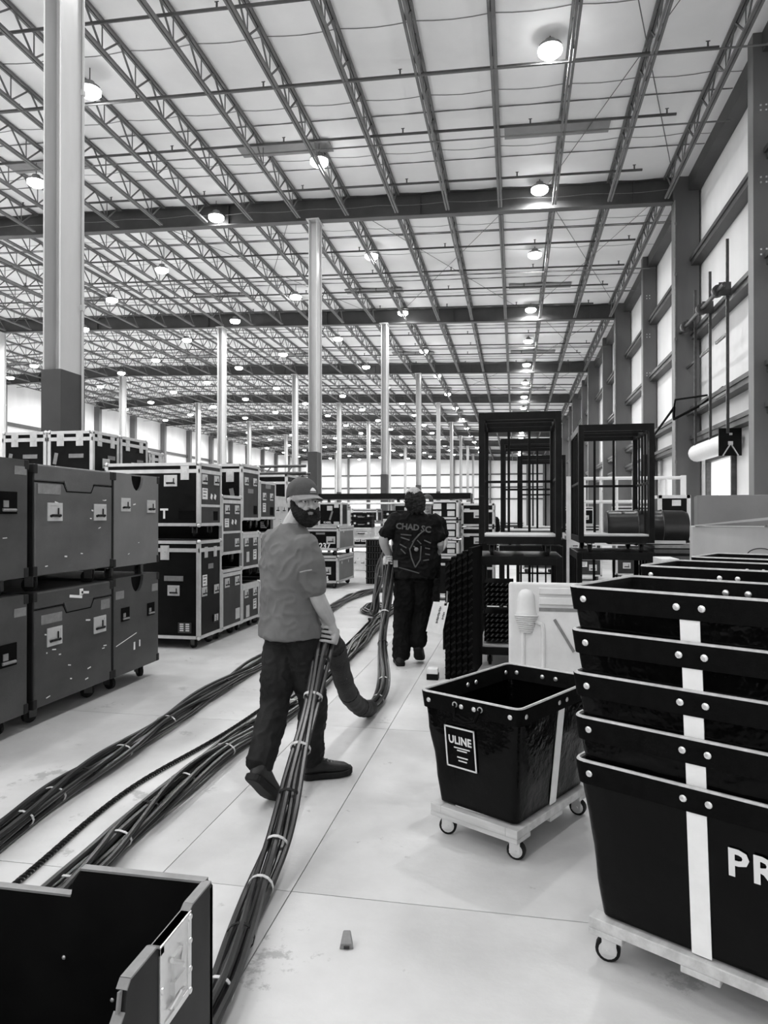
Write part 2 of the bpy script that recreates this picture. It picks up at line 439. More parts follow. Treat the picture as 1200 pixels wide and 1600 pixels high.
for rx, ysl in LROWS.items():
    ysl = list(ysl)
    st = 5.8 if rx > 0 else 7.0; front = list(ysl); back_ = []
    while rx > -20 and ysl[0]-st > BY+2: ysl.insert(0, ysl[0]-st); back_.append(ysl[0])
    while ysl[-1]+st < FY-2: ysl.append(ysl[-1]+st)
    for k, yy in enumerate(ysl):
        kk = k-len(back_)
        lab = LNAME.get((rx, kk), 'round high bay lamp, %s along the %s lamp row from the right wall' % (ORD[k], ORD[list(LROWS).index(rx)]))
        z = min(10.9, zb(rx)+.42)-.02
        o = thing('high_bay_lamp', lab, 'lamp', (rx, yy, z), 0, 'high bay lamps in rows under the roof')
        for n_, me in zip(('housing', 'lens'), LM): place(n_, me, o, (0, 0, 0))
        place('stem', LM[2], o, (0, 0, .15)).scale = (1, 1, max(.03, zd(rx)-z-.15-.03))
        if True:
            lo = bpy.data.objects.new('lamp_light', AL); COL.objects.link(lo); lo.parent = o; lo.location = (0, 0, -.15)

# ------------------------------------------------------------------ case hardware (prototypes face -y)
def m_handle(w=.15, h=.12):
    b = MB(); t = .018
    b.bx(-w/2, w/2, -.006, 0, h/2-t, h/2); b.bx(-w/2, w/2, -.006, 0, -h/2, -h/2+t)
    b.bx(-w/2, -w/2+t, -.006, 0, -h/2+t, h/2-t); b.bx(w/2-t, w/2, -.006, 0, -h/2+t, h/2-t)
    b.bx(-w/2+t, w/2-t, -.0025, 0, -h/2+t, h/2-t)
    k = MB(); k.tube([(-w*.28, -.004, -h*.24), (-w*.28, -.016, -h*.2), (w*.28, -.016, -h*.2), (w*.28, -.004, -h*.24)], .009, 6)
    k.bx(w*.2, w*.26, -.008, -.002, -h*.2, h*.22)
    return b.mesh('handle', mAlu), k.mesh('grip', mRubber)
def m_recess(w=.13, h=.12):
    b = MB(); b.bx(-w/2, w/2, -.004, 0, -h/2, h/2)
    k = MB(); k.tube([(-w*.35, -.006, -h*.32), (w*.35, -.012, -h*.32)], .009, 6); k.bx(-w*.3, -w*.02, -.008, -.003, -h*.2, h*.1)
    return b.mesh('recessed_handle', mBlackFlat), k.mesh('grip', mTape)
def m_latch(w=.09, h=.14):
    b = MB(); b.bx(-w/2, w/2, -.008, 0, -h/2, h/2)
    k = MB(); k.bx(-w*.32, w*.32, -.013, -.006, -h*.05, h*.36); k.bx(-w*.3, w*.3, -.011, -.006, -h*.38, -h*.12); k.bx(-w*.1, w*.1, -.018, -.01, h*.02, h*.12)
    return b.mesh('latch', mAlu), k.mesh('latch_bolt', mSteelBright)
def m_dish(w=.15, h=.11):
    b = MB(); b.bx(-w/2, w/2, -.005, 0, -h/2, h/2)
    k = MB()
    for c in (-.22, .22):
        for r in range(4): k.bx((c-.14)*w, (c+.14)*w, -.008, -.004, (-.32+.2*r)*h, (-.2+.2*r)*h)
    return b.mesh('dish_plate', mDarkMetal), k.mesh('dish_slots', mInk)
def m_caster(h=.12):
    b = MB(); b.bx(-.05, .05, -.045, .045, h-.012, h); b.bx(-.028, -.02, -.03, .03, h*.32, h-.012); b.bx(.02, .028, -.03, .03, h*.32, h-.012)
    w = MB(); Mx = Matrix.Rotation(R(90), 4, 'Y') @ Matrix.Translation((-h*.42, 0, 0)) if False else Matrix.Translation((0, .012, h*.42)) @ Matrix.Rotation(R(90), 4, 'Y')
    w.lathe([(h*.3, -.018), (h*.42, -.014), (h*.42, .014), (h*.3, .018)], 14, Mx)
    return b.mesh('caster', mDarkMetal), w.mesh('wheel', mRubber, True)
def m_ball():
    b = MB(); b.ell((0, 0, 0), (.026, .026, .026), 6); return b.mesh('ball_corner', mAlu, True)
HW = {'handle': m_handle(), 'recess': m_recess(), 'latch': m_latch(), 'dish': m_dish(), 'caster': m_caster()}
BALL = m_ball()
def hw(kind, parent, loc, rz=0, sc=1.0):
    a, k = HW[kind]; o = place(a.name.split('.')[0], a, parent, loc, (0, 0, rz)); o.scale = (sc, sc, sc)
    place(k.name.split('.')[0], k, o, (0, 0, 0)); return o
def feat(parent, face, items, w, d):
    for it in items:
        k, u, z = it[0], it[1], it[2]
        if face == 'front': loc, rz = (u, -.001, z), 0
        elif face == 'right': loc, rz = (w+.001, u, z), R(90)
        else: loc, rz = (-.001, d-u, z), R(-90)
        if k in HW: hw(k, parent, loc, rz, it[3] if len(it) > 3 else 1)
        elif k == 'text':
            me = text_mesh(it[3], it[4], it[5] if len(it) > 5 else mInk); o = place('lettering', me, parent, loc, (R(90), 0, rz))
            off = Vector((0, -.003, 0)); off.rotate(Matrix.Rotation(rz, 3, 'Z')); o.location = Vector(loc)+off
        else:
            sw, sh = it[3], it[4]; rot = it[5] if len(it) > 5 else 0
            b = MB(); b.bx(-sw/2, sw/2, -.0025, 0, -sh/2, sh/2, Matrix.Rotation(rot, 4, 'Y'))
            mat = {'sticker': mWhite, 'tape': mTape, 'dark': mBlackFlat, 'alu': mAlu, 'chip': mWhite}[k]
            o = b.build({'sticker': 'sticker', 'tape': 'label_tape', 'dark': 'dark_recess', 'alu': 'metal_plate', 'chip': 'scuff'}[k], mat, parent, loc=loc)
            o.rotation_euler = (0, 0, rz)
            if k == 'sticker' and sw > .05:
                t = MB()
                for r in range(3): t.bx(-sw*.35, sw*(.35-.1*r), -.004, -.002, sh*(.3-.28*r), sh*(.38-.28*r))
                t.build('print', mInkD, o)
def flight_case(label, loc, w, d, h, lid=.14, front=(), right=(), left=(), casters=True, rz=0, group=None, mf=None, balls=True, ew=.036, cat='flight case', mr=None):
    o = thing('flight_case', label, cat, loc, rz, group)
    b = MB(); b.bx(.004, w-.004, .004, d-.004, .004, h-.004); b.build('body', mf or mLam, o)
    if mr is not None:
        b = MB(); b.bx(w-.004, w-.001, ew*.5, d-ew*.5, ew*.5, h-ew*.5); b.build('side_panel', mr, o)
    e = MB(); t = .006
    for y0, y1 in ((-t, ew), (d-ew, d+t)):
        for z0, z1 in ((0, ew), (h-ew, h)): e.bx(0, w, y0, y1, z0, z1)
    for x0, x1 in ((-t, ew), (w-ew, w+t)):
        for z0, z1 in ((0, ew), (h-ew, h)): e.bx(x0, x1, 0, d, z0, z1)
        for y0, y1 in ((-t, ew), (d-ew, d+t)): e.bx(x0, x1, y0, y1, 0, h)
    e.build('edging', mAlu, o)
    if lid:
        l = MB(); z = h-lid
        l.bx(-.007, w+.007, -.008, .01, z-.022, z+.022); l.bx(w-.01, w+.008, -.008, d+.008, z-.022, z+.022); l.bx(-.008, .01, -.008, d+.008, z-.022, z+.022)
        l.build('lid_band', mAlu, o)
    if balls:
        for x0 in (.012, w-.012):
            for y0 in (.012, d-.012):
                for z0 in (.012, h-.012):
                    if y0 > .1 and x0 < .1: continue
                    place('ball_corner', BALL, o, (x0, y0, z0))
    feat(o, 'front', front, w, d); feat(o, 'right', right, w, d); feat(o, 'left', left, w, d)
    if casters:
        for x0 in (.11, w-.11):
            for y0 in (.1, d-.1): hw('caster', o, (x0, y0, -.12), random.choice((0, .6, 1.2, 2.2)))
    return o

# --- dark battered road cases, front of the left row (their front faces +X)
def road_case(label, y0, w, z0, h, style, front=(), mat=mOld, casters=True, left=(), d=1.3, X=-3.43):
    o = thing('road_case', label, 'road case', (X, y0, z0), R(90), 'battered dark road cases stacked two high')
    hl = .13
    b = MB()
    if style == 'tongue':
        b.bx(0, w, 0, d, 0, h-hl); b.build('body', mat, o, bevel=.012)
        l = MB(); l.bx(0, w, 0, d, h-hl+.004, h); l.build('lid', mat, o, bevel=.012)
        t = MB(); cx = w*.53; t.prism([(cx-.19, h-hl+.02), (cx-.15, h-hl-.055), (cx+.15, h-hl-.055), (cx+.19, h-hl+.02)], lambda a, c, y: (a, y, c), -.004, .0)
        t.build('lid_tongue', mat, o)
        s = MB(); s.prism([(0, h-hl), (cx-.2, h-hl), (cx-.16, h-hl-.066), (cx+.16, h-hl-.066), (cx+.2, h-hl), (w, h-hl), (w, h-hl+.006), (cx+.196, h-hl+.006), (cx+.156, h-hl-.058), (cx-.156, h-hl-.058), (cx-.196, h-hl+.006), (0, h-hl+.006)],
                          lambda a, c, y: (a, y, c), -.003, .0); s.build('lid_gap', mBlackFlat, o)
    else:   # drop-in panel with a half-round finger cut-out at the top
        cx = w*.5 if style == 'cut' else w*.30; r = .105
        n = 10
        poly = [(0, 0), (w, 0), (w, h), (cx+r, h)]+[(cx+r*math.cos(math.pi*k/n), h-1.45*r*math.sin(math.pi*k/n)) for k in range(1, n)]+[(cx-r, h), (0, h)]
        b.bx(0, w, .03, d, 0, h-.01); b.build('body', mBlackFlat, o, bevel=.008)
        p = MB(); p.prism(poly, lambda a, c, y: (a, y, c), 0, .026); p.build('front_panel', mat, o)
        t = MB(); t.bx(0, w, .03, d, h-.012, h); t.build('top_board', mat, o)
    e = MB(); e.bx(-.012, 0, .005, d, .0, h); e.bx(w, w+.012, .005, d, 0, h); e.build('end_panel', mOldB, o, bevel=.004)
    for z in (0, h-.07):
        for x in (-.016, w-.03): c = MB(); c.bx(x, x+.046, -.005, .05, z, z+.07); c.build('corner_guard', mOldB, o, bevel=.006)
    feat(o, 'front', front, w, d); feat(o, 'left', left, w, d)
    for x0 in (.13, w-.13):
        for yy in (.13, d-.13): hw('caster', o, (x0, yy, -.13), random.random()*3, 1.08)
    return o
def chips(n, w, h, seed):
    r = random.Random(seed); return [('chip', r.uniform(.1, w-.1), r.uniform(.05, h*.75), r.uniform(.008, .05), r.uniform(.005, .012), r.uniform(-.3, .3)) for _ in range(n)]
road_case('dark battered road case at the left edge, upper of its stack', 3.45, .93, 1.11, .84, 'cutl', [('recess', .74, .53, 1.3), ('tape', .86, .76, .12, .06)]+chips(6, .93, .8, 1))
road_case('dark battered road case at the left edge, lower of its stack', 3.45, .93, .14, .85, 'cutl', [('recess', .74, .45, 1.3), ('tape', .86, .73, .12, .06)])
road_case('scuffed road case with tongue lid and two bright handles, upper of the middle stack', 4.46, .98, 1.11, .82, 'tongue',
          [('handle', .22, .47, 1.15), ('handle', .80, .47, 1.15), ('tape', .16, .64, .26, .075)]+chips(9, .98, .8, 2), mat=mOldM)
road_case('heavily scratched road case with torn label on lid, lower of the middle stack', 4.46, .98, .14, .85, 'tongue',
          [('handle', .22, .50, 1.15), ('handle', .80, .50, 1.15), ('tape', .19, .64, .24, .07), ('tape', .88, .66, .13, .08), ('sticker', .55, .80, .045, .05), ('chip', .48, .77, .16, .022, .15), ('chip', .6, .79, .1, .02, .1)]+chips(16, .98, .8, 3))
road_case('plain grey road case with finger cut-out and bright handles, upper right dark stack', 5.47, .76, 1.10, .83, 'cut',
          [('handle', .18, .55, 1.0), ('handle', .62, .54, 1.0)]+chips(4, .76, .8, 4), mat=mOldG)
road_case('plain dark road case with finger cut-out and black handles, lower right of the dark stacks', 5.47, .76, .14, .86, 'cut',
          [('recess', .18, .53, 1.0), ('recess', .62, .52, 1.0), ('tape', .09, .71, .13, .07), ('tape', .69, .72, .11, .07), ('chip', .2, .3, .34, .006, -.2), ('chip', .33, .22, .025, .07), ('chip', .42, .23, .02, .06)])

# --- tall trunks behind
LGT = 'tall metal edged trunks behind the dark cases'
def trunk(label, x, y, d=.55, top=2.585, base='', **k):
    flight_case('metal edged base case hidden under the '+base, (x, y, .12), .60, d, 1.17, group=LGT, balls=False)
    return flight_case(label, (x, y, 1.30), .60, d, top-1.30, lid=.10, front=[('latch', .17, top-1.30-.11, 1.05), ('latch', .43, top-1.30-.11, 1.05), ('tape', .38, .98, .2, .05), ('tape', .1, .95, .05, .14, .2)],
                       right=[('latch', d*.25, top-1.30-.11), ('latch', d*.75, top-1.30-.11), ('handle', d*.5, .9), ('tape', d*.72, .98, .16, .05)], casters=False, group=LGT)
trunk('tall trunk with bright latches below the big column, at the picture\'s left edge', -6.25, 7.55, base='leftmost tall trunk')
trunk('tall trunk with bright latches and slanted label, corner piece beside the flight case row', -5.62, 7.55, base='corner trunk')
trunk('tall trunk seen side-on just right of the corner trunk', -5.62, 8.15, .66, base='side-on trunk')
trunk('lower trunk seen side-on at the right end of the trunk row', -5.62, 8.86, .4, 2.45, base='lower end trunk')

# --- flight case row along the aisle
FG = 'metal edged flight cases stacked along the left aisle'
R2 = -3.59
flight_case('wide black flight case with lid latch, top of the nearest metal edged stack', (R2-1.2, 7.46, 1.43), 1.2, .6, .74, lid=.10,
            front=[('handle', .84, .53, 1.1), ('latch', 1.02, .62, 1.15), ('text', .76, .14, 'T', .16), ('dark', 1.04, .13, .2, .1), ('dark', .95, .2, .012, .012)],
            right=[('handle', .13, .55, .95), ('handle', .46, .55, .95), ('sticker', .14, .38, .14, .13), ('sticker', .32, .35, .05, .06, .4), ('sticker', .42, .35, .05, .06, .4), ('dark', .44, .12, .12, .11), ('alu', .3, .24, .55, .03)], group=FG, mr=mLamG)
flight_case('tall black flight case with white sticker, bottom of the nearest metal edged stack', (R2-1.2, 7.46, .12), 1.2, .6, 1.14, lid=.11,
            front=[('latch', .77, 1.0, 1.2), ('tape', .88, .70, .24, .06), ('handle', .88, .56, 1.0), ('dish', 1.02, .13, 1.1)],
            right=[('latch', .17, 1.0, .9), ('latch', .42, 1.0, .9), ('tape', .3, .83, .14, .06), ('sticker', .14, .67, .12, .13), ('handle', .13, .54, .9), ('handle', .46, .54, .9), ('dish', .45, .19, .9)], group=FG)
flight_case('short charcoal flight case with striped sticker, upper of the lowest stack in the row', (R2-1.2, 8.08, 1.06), 1.2, .63, .75, lid=.08,
            right=[('handle', .16, .57, .95), ('handle', .47, .57, .95), ('sticker', .15, .40, .13, .11), ('sticker', .33, .41, .05, .06, .4), ('sticker', .43, .41, .05, .06, .4), ('alu', .31, .28, .6, .03), ('handle', .47, .14, .9)], group=FG, mr=mLamG)
flight_case('plain charcoal flight case with dish plate, bottom of the second stack in the row', (R2-1.2, 8.08, .12), 1.2, .63, .75, lid=.07,
            right=[('handle', .16, .58, .95), ('handle', .48, .58, .95), ('alu', .5, .15, .14, .14)], group=FG, mr=mLamG)
S3 = 8.73
flight_case('tall charcoal flight case crowning the third stack in the row', (R2-1.2, S3, 1.49), 1.2, .62, .76, lid=.09,
            front=[('latch', 1.03, .6, 1.2), ('tape', 1.06, .35, .06, .16, -.2)], right=[('handle', .15, .53, .9), ('handle', .46, .53, .9), ('tape', .3, .40, .2, .06), ('dark', .48, .14, .12, .12)], group=FG, mr=mLamG)
flight_case('shallow flight case with white sticker, middle of the third stack in the row', (R2-1.2, S3, .83), 1.2, .62, .5, lid=.06,
            right=[('handle', .15, .36, .9), ('handle', .46, .36, .9), ('sticker', .46, .18, .12, .14), ('alu', .2, .16, .1, .14)], group=FG, mr=mLamG)
flight_case('shallow flight case at floor level, bottom of the third stack in the row', (R2-1.2, S3, .12), 1.2, .62, .51, lid=.06,
            right=[('handle', .15, .37, .9), ('handle', .46, .37, .9), ('sticker', .46, .2, .12, .14), ('alu', .2, .13, .12, .16)], group=FG, mr=mLamG)
S4 = 9.38
flight_case('flight case with rounded label plate, top of the fourth stack, left of the bearded man', (R2-1.2, S4, 1.5), 1.2, .66, .55, lid=0,
            right=[('tape', .34, .48, .22, .06), ('handle', .18, .33, .9), ('handle', .48, .33, .9), ('sticker', .18, .17, .12, .13), ('dark', .5, .12, .14, .12)], group=FG, mr=mLamG)
flight_case('flight case half hidden by the bearded man, middle of the fourth stack', (R2-1.2, S4, .82), 1.2, .66, .49, lid=.06,
            right=[('tape', .3, .42, .2, .05), ('handle', .15, .3, .9), ('sticker', .15, .14, .12, .13)], group=FG, mr=mLamG)
flight_case('flight case half hidden by the bearded man, bottom of the fourth stack', (R2-1.2, S4, .12), 1.2, .66, .5, lid=.06, right=[('handle', .15, .35, .9), ('handle', .5, .35, .9)], group=FG, mr=mLamG)
S5 = 10.2
for k, (z, hh) in enumerate(((.12, .8), (1.06, .8))):
    flight_case(('bottom', 'top')[k]+' flight case of the fifth stack, largely hidden behind the bearded man', (R2-1.3, S5, z), 1.2, .7, hh, right=[('handle', .2, .6), ('handle', .5, .6), ('sticker', .35, .4, .1, .1)], front=[('handle', 1.0, .6), ('sticker', 1.05, .35, .1, .1)], group=FG, mr=mAlu)
# support row and truss behind the stacks
for k, z in enumerate((.12, 1.2)):
    flight_case(('lower', 'upper')[k]+' long case behind the aisle row carrying the ladder truss', (-6.4, 11.2, z), 2.6, .6, 1.05, group=FG, balls=False, casters=(k == 0))
t = thing('ladder_truss', 'thin ladder truss lying on cases behind the aisle row', 'truss', (-6.6, 11.45, 2.28))
for dy, dz in ((-.13, 0), (.13, 0), (-.13, .12)):
    b = MB(); b.tube([(0, dy, dz), (3.1, dy, dz)], .024, 8); b.build('chord', mDarkMetal, t, smooth=True)
for k in range(16):
    b = MB(); b.tube([(.1+k*.19, -.13, 0), (.2+k*.19, .13 if k % 2 else -.13, .0 if k % 2 else .12)], .012, 6); b.build('rung', mTape, t)

# --- middle distance: numbered cases
NG = 'numbered flight cases beyond the bearded man'
flight_case('black flight case stencilled 75237, upper of two beyond the man\'s right arm', (-4.95, 14.3, .81), 1.26, 1.35, .52, lid=.09,
            front=[('handle', .62, .22, 1.3), ('handle', 1.08, .22, 1.3), ('text', .86, .09, '75237', .17), ('tape', .85, .36, .2, .04)], right=[('chip', .4, .4, .05, .05)], group=NG, mr=mOldG, ew=.05)
flight_case('black flight case on casters with digit 4, lower of two beyond the man\'s right arm', (-4.95, 14.25, .12), 1.26, 1.4, .58, lid=.09,
            front=[('handle', 1.0, .26, 1.3), ('text', 1.0, .08, '4', .17), ('tape', .85, .4, .2, .04)], right=[('chip', .3, .42, .05, .05), ('chip', .9, .42, .05, .06)], group=NG, mr=mOldG, ew=.05)
flight_case('small black case with bright corner plate standing on the numbered cases', (-4.2, 14.5, 1.335), .52, .5, .5, lid=0, front=[('alu', .25, .38, .12, .1), ('alu', .4, .44, .1, .1), ('tape', .28, .22, .04, .2, .3), ('text', .2, .07, 'KABEL', .06), ('alu', .4, .06, .12, .06)], casters=False, group=NG)
b = MB(); b.bx(0, .24, 0, .3, 0, .34); o = thing('white_crate', 'small white upright box beside the little case on the numbered cases', 'box', (-3.95, 15.1, 1.335))
b.build('box_body', mWhite, o, bevel=.01); b = MB(); b.bx(.06, .18, -.003, 0, .05, .3); b.build('slot_panel', mInkD, o); b = MB(); b.bx(.1, .14, -.006, -.002, .1, .2); b.build('slot_handle', mWhite, o)
# black ribbed crates
for k in range(7):
    o = thing('black_crate', 'black ribbed plastic crate, number %s from the floor beside the numbered cases' % ('one', 'two', 'three', 'four', 'five', 'six', 'seven')[k], 'crate', (-3.34, 15.4, k*.145), random.uniform(-.03, .03), 'stack of black plastic crates')
    b = MB(); b.bx(0, .44, 0, .44, 0, .13); b.build('tub', mBlack, o, bevel=.008)
    r = MB()
    for q in range(7): r.bx(.02+q*.06, .035+q*.06, -.012, 0, .01, .11)
    r.bx(-.012, .452, -.014, .45, .125, .14); r.build('ribs', mDarkMetal, o)
# tool table with cases
o = thing('work_table', 'pale topped work table carrying cases, behind the black crates', 'table', (-4.1, 16.4, 0))
b = MB(); b.bx(0, 2.1, 0, .7, .98, 1.02); b.build('table_top', mWhite, o)
for x0 in (.04, 2.02):
    for y0 in (.04, .62):
        b = MB(); b.bx(x0, x0+.04, y0, y0+.04, 0, .98); b.build('leg', mDarkMetal, o)
def tool_case(label, loc, w, d, h, mat, mh):
    o = thing('tool_case', label, 'tool case', loc, 0, 'tool cases on the work table')
    b = MB(); b.bx(0, w, 0, d, 0, h*.55); b.build('tray', mat, o, bevel=.015); b = MB(); b.bx(0, w, 0, d, h*.57, h); b.build('lid', mat, o, bevel=.015)
    b = MB(); b.tube([(w*.35, 0, h*.45), (w*.37, -.03, h*.4), (w*.63, -.03, h*.4), (w*.65, 0, h*.45)], .012, 6); b.build('handle', mh, o)
    for x0 in (.15, .8):
        b = MB(); b.bx(w*x0, w*x0+.05, -.01, 0, h*.45, h*.7); b.build('latch', mAlu, o)
tool_case('silver tool case lying low at the left of the work table', (-3.95, 16.45, 1.022), .52, .4, .24, mAlu, mRubber)
tool_case('black tool case with pale label on the left silver one', (-3.95, 16.45, 1.265), .52, .4, .18, mBlack, mTape)
tool_case('topmost black tool case in the left pile on the work table', (-3.95, 16.45, 1.447), .52, .4, .18, mBlack, mTape)
tool_case('lower silver tool case in the right pile on the work table', (-3.15, 16.45, 1.022), .62, .4, .23, mAlu, mRubber)
tool_case('upper silver tool case in the right pile on the work table', (-3.15, 16.45, 1.255), .62, .4, .22, mAlu, mRubber)
tool_case('black tool case crowning the right pile on the work table', (-3.15, 16.45, 1.478), .62, .4, .2, mBlack, mAlu)
# panelled cases right of the second man
PG = 'bright panelled cases right of the second cable carrier'
for k, (z, hh, nm) in enumerate(((.83, .27, 'lowest'), (1.13, .33, 'middle'), (1.49, .34, 'top'))):
    flight_case('silver edged case with four pale panels, %s of the pile right of the black-shirted man' % nm, (-1.56, 12.5, z), .55, .6, hh, lid=0,
                front=[('alu', .17, hh*.68, .15, hh*.3), ('alu', .42, hh*.68, .15, hh*.3), ('sticker', .17, hh*.3, .15, hh*.26), ('alu', .42, hh*.3, .13, hh*.26)], casters=False, group=PG, balls=False, mr=mAlu)
flight_case('black base case under the pile of panelled cases', (-1.6, 12.4, .12), .62, .8, .70, group=PG, balls=False)
for k, (z, hh, nm) in enumerate(((.12, .6, 'bottom'), (.84, .5, 'middle'), (1.36, .42, 'top'))):
    flight_case('%s black case stacked between the panelled pile and the cage' % nm, (-.98, 12.9, z), .6, .6, hh, front=[('handle', .3, hh*.5), ('alu', .1, hh*.7, .1, .06)], casters=(k == 0), group=PG, balls=False)
# pale dolly with black boxes
o = thing('flat_dolly', 'low pale flat dolly on the floor right of the black-shirted man', 'dolly', (-1.3, 10.6, 0))
b = MB(); b.bx(0, .75, 0, .9, .1, .14); b.build('deck', mWood, o)
b = MB(); b.bx(0, .75, .02, .06, .04, .1); b.build('front_rail', mWhite, o)
for x0 in (.08, .67):
    for y0 in (.1, .8): hw('caster', o, (x0, y0, 0), .5, .83)
for k in range(3):
    q = thing('equipment_box', ('lowest', 'middle', 'top')[k]+' black equipment box on the pale dolly', 'box', (-1.0+.03*k, 10.75, .142+k*.24), 0, 'black boxes on the dolly')
    b = MB(); b.bx(0, .4, 0, .6, 0, .235); b.build('box_body', mBlack, q, bevel=.008); b = MB(); b.bx(-.004, .404, -.004, .604, .17, .185); b.build('edge_strip', mTape, q)
    b = MB(); b.bx(.14, .26, -.008, 0, .06, .12); b.build('handle', mDarkMetal, q)

# --- long dark rack with gear
o = thing('storage_rack', 'long storage rack with dark flat top crossing the middle distance', 'rack', (-7.6, 19.0, 0))
b = MB(); b.bx(0, 6.4, 0, 1.0, 2.02, 2.18); b.build('top_deck', mBlack, o)
for z in (.7, 1.38): b = MB(); b.bx(0, 6.4, 0, 1.0, z-.05, z); b.build('shelf', mTape, o)
for x0 in (0, 2.1, 4.2, 6.32):
    for y0 in (0, .94): b = MB(); b.bx(x0, x0+.08, y0, y0+.06, 0, 2.02); b.build('post', mTape, o)
b = MB(); b.tube([(0, -.03, 1.9), (6.4, -.03, 1.9)], .03, 8); b.build('rail', mAlu, o)
rr = random.Random(3); RG = 'gear standing on the long rack'
for zi, z in enumerate((.01, .705, 1.385)):
    x0 = .12; k = 0
    while x0 < 5.6:
        w = rr.uniform(.35, .75); hh = rr.uniform(.3, .55)
        while any(x0 < p < x0+w+.04 for p in (2.1, 4.2)): x0 += .1
        lb = 'metal edged case on the %s of the long rack, %s' % (('floor level', 'lower shelf', 'upper shelf')[zi], ('first from the left', 'second from the left', 'third from the left', 'fourth from the left', 'fifth from the left', 'sixth from the left', 'seventh from the left', 'eighth from the left', 'ninth from the left', 'tenth from the left')[min(k, 9)])
        flight_case(lb, (-7.6+x0, 19.1, z), w, .6, hh, lid=.08, front=[('handle', w*.3, hh*.45), ('handle', w*.75, hh*.45), ('sticker', w*.5, hh*.65, .1, .08)], casters=False, group=RG, balls=False, mf=rr.choice((mLam, mLam, mLamG, mAlu)))
        x0 += w+rr.uniform(.06, .25); k += 1
# far stacks fading into the hall, each a stack of cases
BG = 'distant stacks of cases along the hall'
pos = [(-3.0, 22.5), (-1.3, 23), (-8.5, 22), (-10.5, 20.5), (-12.6, 23), (-9.2, 17.2), (-11.2, 16.4), (-8.3, 13.6), (1.2, 17), (2.4, 17.5), (.2, 19), (-.6, 27), (1.6, 24), (3.0, 22)]
for k, (px, py) in enumerate(pos):
    z = .12; n = 2 if k % 3 else 3
    for q in range(n):
        w = rr.uniform(.8, 1.2); hh = rr.uniform(.5, .62)
        lb = 'case %s in the distant stack %s' % (('at the bottom', 'in the middle' if n == 3 else 'on top', 'on top')[q], ('right of the rack', 'before the far right columns', 'left beyond the aisle row', 'far left of the rack', 'at the hall\'s left third', 'behind the trunk row', 'left of the fifth stack', 'just behind the ladder truss', 'seen through the front cage', 'between the two cages', 'seen in the front cage\'s left half', 'far behind the front cage', 'seen through the right cage', 'near the right wall rail')[k])
        flight_case(lb, (px, py, z), w, .7, hh, lid=.1, front=[('handle', w*.25, hh*.4, 1.2), ('handle', w*.75, hh*.4, 1.2), ('sticker', w*.5, hh*.55, .14, .12)], casters=(q == 0), group=BG, balls=False, mf=rr.choice((mLam, mLamG, mLamG)))
        z += hh+(.02)

# ------------------------------------------------------------------ canvas basket trucks
def ring_rect(w, d, z, rc=.03, n=3, jit=None):
    P = []
    for cx, cy, a0 in ((w/2-rc, -d/2+rc, -90), (w/2-rc, d/2-rc, 0), (-w/2+rc, d/2-rc, 90), (-w/2+rc, -d/2+rc, 180)):
        for k in range(n+1):
            a = R(a0+90*k/n); P.append(Vector((cx+rc*math.cos(a), cy+rc*math.sin(a), z)))
    return P
def basket_mesh(w1, d1, z1, w0, d0, z0, t=.012, seed=0):
    """open tapered canvas tub, outer and inner skin, faintly rumpled"""
    nz = 9
    def skin(off):
        rings = []
        for i in range(nz+1):
            f = i/nz; w = w0+(w1-w0)*f-2*off; d = d0+(d1-d0)*f-2*off; z = z0+(z1-z0)*f+(off if i == 0 else 0)
            base = ring_rect(w, d, z); P = []
            for k in range(len(base)):
                p, q = base[k], base[(k+1) % len(base)]
                m = 1 if (p-q).length < .05 else 8
                for j in range(m):
                    v = p.lerp(q, j/m); P.append(v)
            for v in P:
                s = .009*math.sin(math.pi*min(max(f, 0), 1))
                nv = Vector((v.x, v.y, 0)).normalized(); v += nv*s*noise.noise(Vector((v.x*6+seed*3.1, v.y*6, f*4)))*1.6
            rings.append(P)
        return rings
    b = MB(); o = skin(0); i_ = skin(t)
    b.loft(o, cap=False); b.loft(list(reversed(i_)), cap=False)
    n = len(o[0]); V = o[-1]+i_[-1]; b.add(V, [(k, (k+1) % n, n+(k+1) % n, n+k) for k in range(n)])
    b.add(o[0], [tuple(range(n-1, -1, -1))]); b.add(i_[0], [tuple(range(n))])
    return b
RW, RD, RZ, BW, BD, BZ = .54, .80, .70, .43, .67, .165
def strip_on(b, face, u0, u1, za, zb_, off, t=.004):
    """strip following the sloping wall; face 'front' (-y) or 'right' (+x), u across"""
    def P(u, z, o):
        f = (z-BZ)/(RZ-BZ); w = BW+(RW-BW)*f; d = BD+(RD-BD)*f
        if face == 'front': return (u, -d/2-o, z)
        if face == 'back': return (u, d/2+o, z)
        if face == 'right': return (w/2+o, u, z)
        return (-w/2-o, u, z)
    V = [P(u, z, o) for o in (off-t, off) for z in (za, zb_) for u in (u0, u1)]
    b.add(V, [(0,1,3,2),(4,6,7,5),(0,4,5,1),(2,3,7,6),(0,2,6,4),(1,5,7,3)])
def rivet_mesh():
    b = MB(); b.lathe([(.0125, 0), (.011, .004), (.006, .0065)], 10, Matrix.Rotation(R(90), 4, 'X')); return b.mesh('rivet', mSteelBright, True)
RIV = rivet_mesh()
def eyelet_mesh():
    b = MB(); n = 10; pts = [(.012*math.cos(2*math.pi*k/n), -.003, .012*math.sin(2*math.pi*k/n)) for k in range(n+1)]; b.tube(pts, .003, 5, cap=False); return b.mesh('grommet', mSteelBright, True)
EYE = eyelet_mesh()
